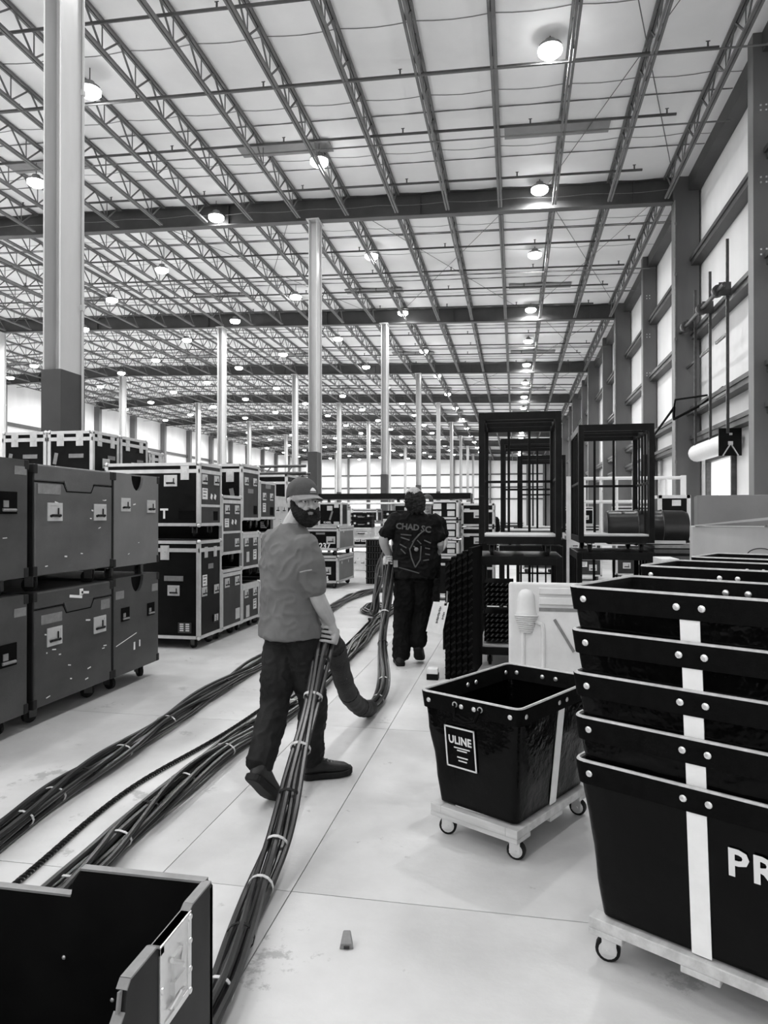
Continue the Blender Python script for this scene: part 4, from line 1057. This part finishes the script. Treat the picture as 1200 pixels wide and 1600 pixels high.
bundle('cable_bundle', 'long bundle of black cables lying on the floor nearest the road cases', [(-2.22, 1.6, .05), (-2.387, 2.87, .05), (-2.447, 3.43, .05), (-2.465, 4.1, .05), (-2.53, 5.13, .05), (-2.58, 6.65, .05), (-2.77, 9.0, .05), (-3.0, 11.9, .05), (-2.85, 13.4, .05), (-2.4, 14.2, .05)],
       10, .052, .0155, True, ties=(.14, .2, .26, .33, .41, .5, .6, .72), seed=1)
bundle('cable_bundle', 'long bundle of black cables lying on the floor behind the bearded man\'s feet', [(-1.75, 1.1, .05), (-1.77, 1.9, .05), (-1.79, 2.64, .05), (-1.83, 3.04, .05), (-1.85, 3.585, .05), (-1.83, 4.16, .05), (-1.794, 4.62, .05), (-1.737, 5.475, .05), (-1.79, 6.95, .05), (-1.864, 8.9, .05), (-1.965, 10.35, .05), (-1.9, 12.3, .05)],
       11, .055, .0155, True, ties=(.17, .25, .31, .38, .46, .54, .62, .7, .8), seed=2)
HAND1 = cw_(-.342, 3.97, .845); HAND2 = cw_(.075, 7.36, 1.06)
lead = [(-1.38, 1.66, .045), (-1.12, 1.62, .045), (-.93, 1.76, .045), (-.92, 2.0, .045), (-.958, 2.28, .045), (-1.0, 2.58, .05)]+[cw_(-.466, 3.06, .125), cw_(-.434, 3.4, .312), cw_(-.387, 3.7, .545), HAND1]
bundle('cable_bundle', 'carried bundle of black cables rising from the floor to the bearded man\'s hand', lead, 9, .04, .0135, per=10, ties=(.18, .36, .47, .58, .66, .74, .82, .9, .965), seed=3, group='carried cable bundles')
loop = [HAND1, cw_(-.296, 4.1, .775), cw_(-.25, 4.55, .42), cw_(-.197, 4.95, .205), cw_(-.122, 5.3, .075), cw_(-.041, 5.65, .06), cw_(.0, 6.0, .14), cw_(-.012, 6.5, .382), cw_(.02, 6.95, .687), HAND2]
lb_ = bundle('cable_bundle', 'drooping loop of black cables slung between the two walking men', loop, 9, .036, .0135, per=10, ties=(.55, .66, .77, .86), seed=4, group='carried cable bundles')
m = MB(); Q = catmull(loop, 10)[2:43]; m.tube(Q, [.063+.003*math.sin(k*1.7) for k in range(len(Q))], 14); m.build('braided_sleeve', mSheath, lb_, smooth=True)
for k in (8, 20, 31):
    m = MB(); m.tube([Q[k], Q[k+1], Q[k+2]], .068, 14); m.build('tape_wrap', mRubber, lb_, smooth=True)
bundle('cable_bundle', 'bundle of black cables falling from the black-shirted man\'s hand to the floor ahead', [HAND2, cw_(.06, 7.9, 1.18), cw_(-.02, 8.8, .95), cw_(-.1, 9.8, .5), cw_(-.16, 10.6, .08), cw_(-.32, 11.0, .05), cw_(-.26, 11.5, .05), cw_(-.1, 11.6, .05), cw_(.05, 11.2, .05)], 9, .045, .014, per=8, ties=(.3, .5), seed=5, group='carried cable bundles')
# thin twisted rope on the floor
o = thing('twisted_rope', 'thin dark twisted rope running straight along the floor between two cable bundles', 'rope', (0,0,0))
Q = catmull([(-2.03, 1.9, .012), (-2.053, 2.562, .012), (-2.131, 3.576, .012), (-2.0, 4.888, .012), (-1.965, 7.6, .012), (-2.07, 9.6, .012), (-2.09, 9.9, .012)], 60); T, F = frames(Q)
for s in range(2):
    P = []; L_ = 0
    for i in range(len(Q)-1):
        for k in range(4):
            q = Q[i].lerp(Q[i+1], k/4); L_ += (Q[i+1]-Q[i]).length/4; an = L_/.045*2*math.pi+s*math.pi
            P.append(q+F[i][0]*math.cos(an)*.007+F[i][1]*math.sin(an)*.007+Vector((0,0,.003)))
    m = MB(); m.tube(P, .007, 5); m.build('strand', mRubber, o, smooth=True)
m = MB(); m.tube([(-2.09, 9.85, .02), (-2.05, 9.92, .03), (-2.12, 9.97, .03), (-2.02, 10.0, .02)], .018, 8); m.build('knot', mRubber, o, smooth=True)
o = thing('cord', 'short black cord lying across from the floor bundle behind the bearded man', 'cord', (0,0,0))
m = MB(); m.tube([(-1.80, 6.3, .11), (-1.9, 6.35, .04), (-2.2, 6.6, .012), (-2.3, 6.65, .012)], .012, 6); m.build('cord_line', mRubber, o, smooth=True)

# ------------------------------------------------------------------ people
def remesh(mb, name, mat, parent, voxel=.007, smooth=3, disp=0, dscale=6.0, seed=0):
    me = mb.mesh(name+'_src', None); t = bpy.data.objects.new('src', me); COL.objects.link(t)
    r = t.modifiers.new('r', 'REMESH'); r.mode = 'VOXEL'; r.voxel_size = voxel
    if smooth: s = t.modifiers.new('s', 'SMOOTH'); s.factor = .5; s.iterations = smooth
    dg = bpy.context.evaluated_depsgraph_get(); out = bpy.data.meshes.new_from_object(t.evaluated_get(dg))
    bpy.data.objects.remove(t); bpy.data.meshes.remove(me)
    if disp:
        nr = [v.normal.copy() for v in out.vertices]
        for v, nn in zip(out.vertices, nr):
            p = v.co*dscale+Vector((seed*3.3, seed, 0)); q = Vector((p.x*.9+p.z*.45, p.y*.9, p.z*1.7-p.x*.9))
            w_ = Vector((p.x*2.2+p.z*1.6, p.y*2.2, p.z*2.4-p.x*2.0)); r_ = 1-abs(noise.noise(w_*Vector((.7, .7, .9)).length*.75)); v.co += nn*disp*(noise.noise(q)+.9*r_*r_*r_-.45)
    out.name = name; out.materials.clear(); out.materials.append(mat)
    out.polygons.foreach_set('use_smooth', [True]*len(out.polygons))
    return link(name, out, parent)
def limb(mb, pts, rad, n=14):
    pts = [Vector(p) for p in pts]
    Q = catmull(pts, 5); rs = []
    for i in range(len(Q)):
        f = i/(len(Q)-1)*(len(rad)-1); k = min(int(f), len(rad)-2); rs.append(rad[k]+(rad[k+1]-rad[k])*(f-k))
    mb.tube(Q, rs, n)
    mb.ell(Q[0], (rs[0],)*3, 7); mb.ell(Q[-1], (rs[-1],)*3, 7)
def oval(c, rv, fv, hw_, hd, n=28, e=2.4):
    P = []
    for k in range(n):
        a = 2*math.pi*k/n; ca, sa = math.cos(a), math.sin(a)
        P.append(Vector(c)+rv*(hw_*math.copysign(abs(ca)**(2/e), ca))+fv*(hd*math.copysign(abs(sa)**(2/e), sa)))
    return P
def head_of(deg): a = R(deg); return Vector((math.sin(a), math.cos(a), 0)), Vector((math.cos(a), -math.sin(a), 0))  # forward, right for a heading clockwise from ahead
def fingers(mb, c, ax, pd, rad, side=1, fr=.0087):
    """fist closed round a bar: c on the axis, ax axis (towards the index finger), pd from axis to palm"""
    ax = ax.normalized(); pd = (pd-ax*pd.dot(ax)).normalized(); td = ax.cross(pd)*side
    palm = c+pd*(rad+.016)
    mb.loft([oval(palm+ax*z, td, pd, .034*s, .018*s, 16, 2.6) for z, s in ((-.045, .75), (-.03, .95), (0, 1.05), (.03, 1), (.045, .8))])
    for k in range(4):
        z = -.038+.0255*k; lf = (.78, .95, 1.0, .92)[k]; P = []
        for j in range(8):
            an = R(25+205*lf*j/7); P.append(c+ax*z+(pd*math.cos(an)+td*math.sin(an))*(rad+.011))
        limb(mb, P, [fr*1.1, fr*1.05, fr, fr*.85], 8)
    P = []
    for j in range(6):
        an = R(-20-130*j/5); P.append(c+ax*(.03+.012*j/5)+(pd*math.cos(an)+td*math.sin(an))*(rad+.011))
    limb(mb, P, [fr*1.35, fr*1.25, fr*.95], 8)
    return palm
def relaxed_hand(mb, w, d, pd, fr=.009):
    """open, slightly curled hand: wrist w, direction d, palm faces pd"""
    d = d.normalized(); pd = (pd-d*pd.dot(d)).normalized(); sd = d.cross(pd)
    mb.loft([oval(w+d*z, sd, pd, .038*s, .016, 14, 2.6) for z, s in ((0, .7), (.03, 1), (.07, 1.08), (.095, .95))])
    for k in range(4):
        b = w+d*.09+sd*(-.03+.02*k); l = (.07, .085, .09, .08)[k]
        limb(mb, [b, b+d*l*.5+pd*.008, b+d*l*.85+pd*.028, b+d*l+pd*.045], [fr, fr, fr*.8], 8)
    b = w+d*.03-sd*.036; limb(mb, [b, b+d*.03-sd*.02+pd*.01, b+d*.06-sd*.025+pd*.02], [fr*1.25, fr*1.1, fr*.9], 8)
def shoe(parent, heel, yaw_f, pitch, ln=.29, lab=None):
    """heel = point under the heel; yaw_f = forward unit vector; pitch lifts the heel about the toe"""
    X = yaw_f.normalized(); Y = Vector((0,0,1)).cross(X)
    rot = Matrix((X, Y, Vector((0,0,1)))).transposed() @ Matrix.Rotation(pitch, 3, 'Y')
    up = MB(); so = MB(); rings = []; sr = []
    prof = [(0, .012, .09), (.02, .029, .105), (.05, .040, .125), (.14, .044, .13), (.27, .043, .125), (.4, .046, .112), (.55, .052, .094), (.72, .054, .082), (.87, .048, .072), (.97, .030, .055), (1, .016, .042)]
    for f, hw_, ht in prof:
        rings.append([Vector((f*ln, hw_*math.copysign(abs(math.cos(a))**.8, math.cos(a)), .024+(ht-.024)*(.5+.5*math.sin(a)))) for a in [2*math.pi*k/16 for k in range(16)]])
        sr.append([Vector((f*ln*1.03-.005, s*(hw_+.006), z+(.012*max(0, f-.8)/.2))) for s, z in ((-.8, 0), (.8, 0), (1, .01), (1, .034), (.9, .038), (-.9, .038), (-1, .034), (-1, .01))])
    for rg in (rings, sr):
        for r_ in rg:
            for i, p in enumerate(r_): r_[i] = rot @ p+heel
    up.loft(rings); so.loft(sr)
    u = up.build('shoe', mShoe, parent, smooth=True); so.build('sole', mRubber, u, bevel=.004)
    la = MB()
    for k in range(4):
        f = .42+.075*k; z = .115-.010*k; la.tube([rot @ Vector((f*ln, -.022, z-.008))+heel, rot @ Vector((f*ln, 0, z+.002))+heel, rot @ Vector((f*ln, .022, z-.008))+heel], .003, 5)
    la.build('laces', mTape, u)
    return u
def head(mb, c, f, r, up):
    def at(a, b, d): return c+r*a+f*b+up*d
    Mx = Matrix((r, f, up)).transposed()
    mb.ell(at(0, -.012, .032), (.078, .098, .088), 12, Mx); mb.ell(at(0, .022, -.035), (.062, .074, .075), 12, Mx); mb.ell(at(0, .06, -.082), (.032, .03, .026), 8, Mx)
    mb.ell(at(0, .078, .028), (.05, .016, .014), 8, Mx)                                     # brow
    limb(mb, [at(0, .088, .022), at(0, .103, -.006), at(0, .109, -.02)], [.010, .012, .015], 8)  # nose
    for s in (-1, 1):
        mb.ell(at(s*.014, .1, -.022), (.009, .01, .008), 6, Mx)
        mb.ell(at(s*.04, .066, -.012), (.026, .022, .022), 8, Mx)                           # cheek
        mb.ell(at(s*.08, -.012, -.004), (.011, .018, .031), 8, Mx)                          # ear
        mb.ell(at(s*.083, -.018, .012), (.010, .014, .014), 6, Mx)
    return at, Mx
def face_bits(parent, at, Mx, beard=True):
    for s in (-1, 1):
        e = MB(); e.ell(at(s*.032, .078, .006), (.0125, .011, .0105), 8, Mx); eo = e.build('eye', mEyeW, parent, smooth=True)
        i = MB(); i.ell(at(s*.032, .0875, .006), (.0058, .003, .0058), 6, Mx); i.build('iris', mEyeD, eo, smooth=True)
        l = MB(); l.tube([at(s*.018, .089, .013), at(s*.032, .092, .0165), at(s*.047, .084, .012)], .0028, 6); l.build('eyelid', mSkin, eo, smooth=True)
        b = MB(); b.tube([at(s*.014, .096, .030), at(s*.032, .096, .036), at(s*.052, .084, .029)], [.0035, .005, .003], 6); b.build('eyebrow', mHair, parent, smooth=True)
    b = MB(); b.tube([at(-.024, .088, -.056), at(0, .1, -.054), at(.024, .088, -.056)], [.003, .0055, .003], 6); b.tube([at(-.02, .088, -.062), at(0, .099, -.063), at(.02, .088, -.062)], [.003, .006, .003], 6)
    b.build('lips', mLip, parent, smooth=True)
def make_cap(parent, at, Mx, mat, bmat, brim=True, sc=1.0, tilt=0):
    d = MB(); rings = []
    for i in range(9):
        th = R(90*i/8); rr_ = max(math.cos(th), .02)
        rings.append([at(.087*sc*rr_*math.cos(a), -.012+.108*sc*rr_*math.sin(a), .050+.094*sc*math.sin(th)-.014*math.sin(a)*(1-i/8)*0) for a in [2*math.pi*k/24 for k in range(24)]])
    rings.insert(0, [at(.087*sc*math.cos(a), -.012+.108*sc*math.sin(a), .034-.012*(math.sin(a) < 0)) for a in [2*math.pi*k/24 for k in range(24)]])
    d.loft(rings); cp = d.build('cap_crown', mat, parent, smooth=True)
    bt = MB(); bt.ell(at(0, -.012, .147*sc+.0), (.009, .009, .006), 6, Mx); bt.build('cap_button', mat, cp, smooth=True)
    if brim:
        b = MB(); n = 14; A = []; B = []
        for k in range(n+1):
            a = R(-68+136*k/n); x0 = .087*sc*math.sin(a); y0 = -.012+.106*sc*math.cos(a)
            ex = .075*math.cos(a*1.15)**.6 if abs(a) < R(66) else .004
            dr = -.020*(math.sin(a)**2)
            A.append((x0, y0, .046+dr*.5)); B.append((x0*1.06, y0+ex, .042+dr-.012))
        V = [at(*p) for p in A]+[at(*p) for p in B]+[at(p[0], p[1], p[2]-.005) for p in A]+[at(p[0], p[1], p[2]-.005) for p in B]
        m1 = n+1; Fc = []
        for k in range(n):
            Fc += [(k, k+1, m1+k+1, m1+k), (2*m1+k, 3*m1+k, 3*m1+k+1, 2*m1+k+1), (m1+k, m1+k+1, 3*m1+k+1, 3*m1+k)]
        b.add(V, Fc); b.build('cap_brim', bmat, parent, smooth=True)
    return cp

def person(label, origin, rz, S):
    o = thing('person', label, 'person', origin, rz, S.get('group'))
    body = MB(); v = lambda p: Vector(p)
    hf, hr = S['head_axes']; up = hr.cross(hf).normalized(); hc = v(S['head'])
    at, Mx = head(body, hc, hf, hr, up)
    nb = v(S['neck']); limb(body, [nb-Vector((0,0,.05)), nb, hc+up*-.05-hf*.025], [.07, .058, .056])
    tf, tr = S['torso_axes']; c0 = v(S['pelvis'])
    sh = [v(p) for p in S['shoulders']]; mid = (sh[0]+sh[1])/2
    body.loft([oval(c0.lerp(mid, f), tr, tf, w_, d_, 20) for f, w_, d_ in ((-.12, .12, .09), (0, .14, .10), (.4, .135, .095), (.75, .16, .1), (1, .15, .08), (1.12, .06, .06))])
    for k in (0, 1):
        limb(body, [sh[k], S['elbows'][k], S['wrists'][k]], S.get('arm_r', [.052, .044, .041, .036, .027]))
        hip, kn, an = v(S['hips'][k]), v(S['knees'][k]), v(S['ankles'][k]); limb(body, [hip, kn, an], [.075, .06, .05, .045, .035])
        gr = S['grips'][k]; wv = v(S['wrists'][k])
        if gr[0] == 'grip':
            pc = fingers(body, v(gr[1]), v(gr[2]), v(gr[3]), gr[4], gr[5]); limb(body, [wv, pc], [.027, .024])
        else: relaxed_hand(body, wv, v(gr[1]), v(gr[2]))
    remesh(body, 'body', mSkin, o, S.get('voxel', .0062), 1 if 'voxel' in S else 2)
    # shirt
    s = MB(); s.loft([oval(c, tr if not ax else ax[1], tf if not ax else ax[0], w_, d_, 28, 2.3) for (c, w_, d_, ax) in S['shirt']])
    for k in (0, 1):
        e = v(S['elbows'][k]); a = sh[k]; end = a.lerp(e, S.get('sleeve', .72)); limb(s, [a, a.lerp(end, .5), end], S.get('sleeve_r', [.072, .074, .074]))
    shirt = remesh(s, 'shirt', S['shirt_mat'], o, .008, 4, S.get('fold', .012), 5.5, 1)
    p = MB(); pf, pr = S['hip_axes']
    p.loft([oval(c0+Vector((0,0,z)), pr, pf, w_, d_, 24) for z, w_, d_ in ((-.12, .13, .11), (-.05, .15, .118), (.0, .145, .112), (.03, .13, .10))])
    for k in (0, 1):
        hip, kn, an = v(S['hips'][k]), v(S['knees'][k]), v(S['ankles'][k]); limb(p, [hip, hip.lerp(kn, .5), kn, kn.lerp(an, .5), an+Vector((0,0,.01))], S['leg_r'])
    remesh(p, 'trousers', S['pant_mat'], o, .008, 3, .011, 6.5, 2)
    for k in (0, 1): shoe(o, v(S['heels'][k][0]), v(S['heels'][k][1]), S['heels'][k][2])
    return o, at, Mx, shirt
# --- bearded man in a cap, looking back over his right shoulder
P1 = (-1.22, 3.80, 0)
def loc1(w): w = Vector(w)-Vector(P1); return Vector((w.dot(U_), w.dot(V_), w.z))
h1 = loc1(HAND1); axb = Vector((.12, .28, .9))
hf = Vector((.56, -.82, -.05)).normalized(); hr = Vector((-.82, -.56, 0)).normalized()
tf, tr = head_of(52); pf, pr = head_of(40)
S1 = dict(voxel=.004, head=(.028, -.02, 1.628), head_axes=(hf, hr), neck=(-.04, -.01, 1.48), torso_axes=(tf, tr), hip_axes=(pf, pr), pelvis=(-.04, 0, .95),
          shoulders=[(.058, -.145, 1.385), (-.165, .15, 1.395)], elbows=[(.112, -.125, 1.125), (-.06, .30, 1.15)], wrists=[(.182, -.03, .955), (.06, .34, 1.0)],
          hips=[(.025, -.04, .86), (-.105, .05, .86)], knees=[(.075, .06, .47), (-.125, -.07, .475)], ankles=[(.06, .135, .12), (-.168, -.275, .235)],
          grips=[('grip', h1+Vector((0, 0, .02)), axb, Vector((1, -.15, .1)), .05, -1), ('open', (.2, .1, -.5), (.1, -1, 0))],
          arm_r=[.056, .05, .045, .044, .033],
          shirt=[((-.046, 0, .862), .196, .17, None), ((-.048, 0, .90), .194, .166, None), ((-.053, 0, 1.0), .186, .15, None), ((-.056, 0, 1.15), .188, .146, None), ((-.058, 0, 1.28), .203, .142, None), ((-.058, 0, 1.37), .20, .122, None), ((-.055, -.005, 1.43), .165, .10, None), ((-.045, -.01, 1.475), .11, .085, None), ((-.03, -.015, 1.51), .075, .072, None)],
          fold=.0095, sleeve=.80, sleeve_r=[.074, .078, .078], shirt_mat=mShirt, pant_mat=mJean, leg_r=[.1, .096, .084, .082, .077],
          heels=[((.015, .115, 0), Vector((.95, .30, 0)), 0), ((-.20, -.385, .185), Vector((.42, .9, 0)), R(43))])
man, at, Mx, sh1 = person('bearded man in dark cap and grey t-shirt looking back, carrying cables', P1, YAW, S1)
face_bits(man, at, Mx)
b = MB()
for s in (-1, 1):
    limb(b, [at(s*.073, .008, .004), at(s*.067, .032, -.042), at(s*.046, .064, -.085), at(0, .08, -.108)], [.012, .022, .03, .033])
    limb(b, [at(s*.062, .045, -.035), at(s*.042, .078, -.06), at(s*.026, .088, -.075)], [.018, .019, .016])
    limb(b, [at(s*.036, .082, -.062), at(s*.02, .098, -.045), at(0, .104, -.0415)], [.013, .0085, .0065])
b.ell(at(0, .09, -.084), (.026, .014, .015), 8, Mx)
b.ell(at(0, .078, -.108), (.044, .036, .034), 8, Mx); remesh(b, 'beard', mHair, man, .005, 1, .004, 60)
b = MB(); b.ell(at(0, -.03, .012), (.083, .088, .062), 10, Mx); remesh(b, 'hair', mHair, man, .006, 1)
cp = make_cap(man, at, Mx, mCap, mBrim)
b = MB(); b.prism([(-.018, 0), (.018, 0), (.010, .013), (0, .019), (-.010, .013)], lambda a, c, d: at(-.012+a, .0925-c*.42+d, .066+c), .0, .006); b.build('cap_badge', mInk, man)
b = MB(); b.prism([(-.02, 0), (.02, 0), (.018, .006), (-.018, .006)], lambda a, c, d: at(-.012+a, .096-c*.3+d, .056+c), .0, .004); b.build('cap_badge', mTape, man)
b = MB(); b.tube([(.035, -.225, 1.245), (.07, -.232, 1.253), (.10, -.222, 1.258)], .004, 5); b.build('sleeve_print', mTape, man)
# --- man in black t-shirt, back to the camera
P2 = (-1.1, 7.2, 0)
def loc2(w): w = Vector(w)-Vector(P2); return Vector((w.dot(U_), w.dot(V_), w.z))
h2 = loc2(HAND2)
hf = Vector((-.05, .88, -.46)).normalized(); hr = Vector((1, .05, 0)).normalized()
tf, tr = head_of(3); pf, pr = head_of(3)
S2 = dict(voxel=.0045, head=(.055, .05, 1.705), head_axes=(hf, hr), neck=(.058, -.0, 1.585), torso_axes=(tf, tr), hip_axes=(pf, pr), pelvis=(.06, 0, .98),
          shoulders=[(.255, 0, 1.50), (-.135, 0, 1.51)], elbows=[(.325, .0, 1.26), (-.268, -.02, 1.31)], wrists=[(.285, .2, 1.12), (-.195, .1, 1.115)],
          hips=[(.145, 0, .93), (-.035, 0, .93)], knees=[(.125, .06, .54), (-.06, .0, .52)], ankles=[(.095, -.06, .24), (-.085, -.08, .11)],
          grips=[('open', (-.1, .4, -.3), (-1, 0, 0)), ('grip', h2, Vector((.1, .35, 1)), Vector((-.9, -.4, 0)), .055, 1)],
          arm_r=[.06, .054, .05, .047, .034],
          shirt=[((.075, 0, .90), .25, .165, None), ((.075, 0, 1.0), .248, .165, None), ((.068, 0, 1.2), .235, .16, None), ((.06, 0, 1.38), .235, .145, None), ((.058, 0, 1.50), .215, .12, None), ((.058, .0, 1.56), .15, .1, None), ((.058, .01, 1.605), .08, .075, None)],
          sleeve=.72, sleeve_r=[.08, .083, .084], shirt_mat=mShirtB, pant_mat=mPantB, leg_r=[.125, .115, .1, .095, .092], fold=.016,
          heels=[((.085, -.14, .17), Vector((.15, .98, 0)), R(36)), ((-.09, -.16, 0), Vector((-.08, .99, 0)), 0)])
man2, at, Mx, sh2 = person('man in black printed t-shirt walking away, head bowed, holding the cable loop', P2, YAW, S2)
b = MB(); b.ell(at(0, -.03, .01), (.092, .1, .09), 10, Mx)
for k in range(9):
    x_ = -.075+.15*k/8; limb(b, [at(x_*.8, -.09, .03), at(x_, -.115, -.04), at(x_*1.05, -.105, -.11), at(x_*.9, -.085, -.15-.02*(k % 3))], [.03, .034, .03, .014])
remesh(b, 'hair', mHair, man2, .007, 1, .01, 30)
make_cap(man2, at, Mx, mCapL, mCapL, sc=1.06)
# back print: raised flat letters and figure, set just proud of the shirt back
def on_back(x, z): return (x, -.172-.0*z, z)
pr_ = MB()
for (x0, z0, x1, z1, w_) in [(-.09, 1.36, .02, 1.35, .012), (-.09, 1.33, .0, 1.30, .012), (-.1, 1.26, -.03, 1.22, .012), (-.09, 1.21, -.04, 1.16, .012), (.03, 1.28, .10, 1.36, .014), (.10, 1.36, .15, 1.40, .012), (.0, 1.2, .05, 1.3, .012), (.02, 1.12, .0, 1.22, .012), (.02, 1.12, .06, 1.02, .012), (.06, 1.02, .11, 1.1, .012), (.11, 1.1, .12, 1.24, .012), (.15, 1.3, .22, 1.27, .012), (.16, 1.22, .21, 1.21, .012), (.16, 1.16, .21, 1.15, .012), (.14, 1.09, .2, 1.1, .012), (-.11, 1.02, .0, .99, .010), (.0, .99, .1, .96, .010), (.04, 1.24, .09, 1.2, .012), (.08, 1.3, .12, 1.26, .01)]:
    pr_.bar(on_back(x0, z0), on_back(x1, z1), .004, w_, up=(0, 0, 1))
g_ = pr_.build('back_print', mPrint, man2)
q = place('lettering', text_mesh('CHAD', .085, mPrint, .002), man2, on_back(-.02, 1.435), (R(90), R(5), 0)); q = place('lettering', text_mesh('SC', .09, mPrint, .002), man2, on_back(.17, 1.41), (R(90), R(8), 0))
b = MB(); b.lathe([(.022, 0), (.018, .006), (.008, .01)], 10, Matrix.Translation(on_back(.07, 1.205)) @ Matrix.Rotation(R(90), 4, 'X')); b.build('print_highlight', mTape, man2)
b = MB(); b.bx(-.165, -.12, -.15, -.13, 1.02, 1.09); b.build('belt_clip', mTape, man2)
# --- man beyond, facing the camera
hf = Vector((-.1, -.98, -.15)).normalized(); hr = Vector((-.98, .1, 0)).normalized(); tf, tr = head_of(185)
def standing(hx=0, sc=1.0):
    return dict(head=(0, -.02, 1.72), head_axes=(hf, hr), neck=(0, 0, 1.57), torso_axes=(tf, tr), hip_axes=(tf, tr), pelvis=(0, 0, .97),
                shoulders=[(-.19, 0, 1.47), (.19, 0, 1.47)], elbows=[(-.25, -.06, 1.2), (.25, -.06, 1.2)], wrists=[(-.2, -.25, 1.08), (.2, -.25, 1.08)],
                hips=[(-.09, 0, .93), (.09, 0, .93)], knees=[(-.1, -.02, .52), (.1, -.02, .52)], ankles=[(-.1, .03, .1), (.1, .03, .1)],
                grips=[('open', (.3, -.4, -.2), (1, 0, 0)), ('open', (-.3, -.4, -.2), (-1, 0, 0))],
                shirt=[((0, 0, .9), .2, .15, None), ((0, 0, 1.1), .19, .145, None), ((0, 0, 1.35), .205, .135, None), ((0, 0, 1.47), .185, .11, None), ((0, 0, 1.53), .13, .09, None), ((0, 0, 1.58), .075, .07, None)],
                shirt_mat=mShirtB, pant_mat=mPantB, leg_r=[.11, .1, .085, .08, .075], heels=[((-.1, .1, 0), Vector((-.1, -1, 0)), 0), ((.1, .1, 0), Vector((.1, -1, 0)), 0)])
m3, at, Mx, _ = person('man in dark cap with pale brim, mostly hidden behind the black-shirted man', (-1.25, 9.95, 0), YAW, standing())
face_bits(m3, at, Mx); make_cap(m3, at, Mx, mCap, mWhite)
b = MB(); b.prism([(-.03, 0), (.03, 0), (.02, .03), (-.02, .03)], lambda a, c, d: at(a, .097-c*.35+d, .055+c), .0, .006); b.build('cap_badge', mWhite, m3)
hf, hr = head_of(30); tf, tr = head_of(20)
S4 = standing(); S4['pant_mat'] = mCapL
for k in ('elbows', 'wrists'): S4[k] = [(a, -b_, c) for a, b_, c in S4[k]]
S4['grips'] = [('open', (.3, .4, -.2), (1, 0, 0)), ('open', (-.3, .4, -.2), (-1, 0, 0))]; S4['shoulders'] = [(-.19, 0, 1.47), (.19, 0, 1.47)]
S4['heels'] = [((-.1, -.1, 0), Vector((-.1, 1, 0)), 0), ((.1, -.1, 0), Vector((.1, 1, 0)), 0)]
m4, at, Mx, _ = person('distant person in dark top and pale trousers seen through the front cage', (-.60, 14.75, 0), YAW, S4)
b = MB(); b.ell(at(0, -.02, .03), (.086, .105, .095), 10, Mx); remesh(b, 'hair', mHair, m4, .008, 1)
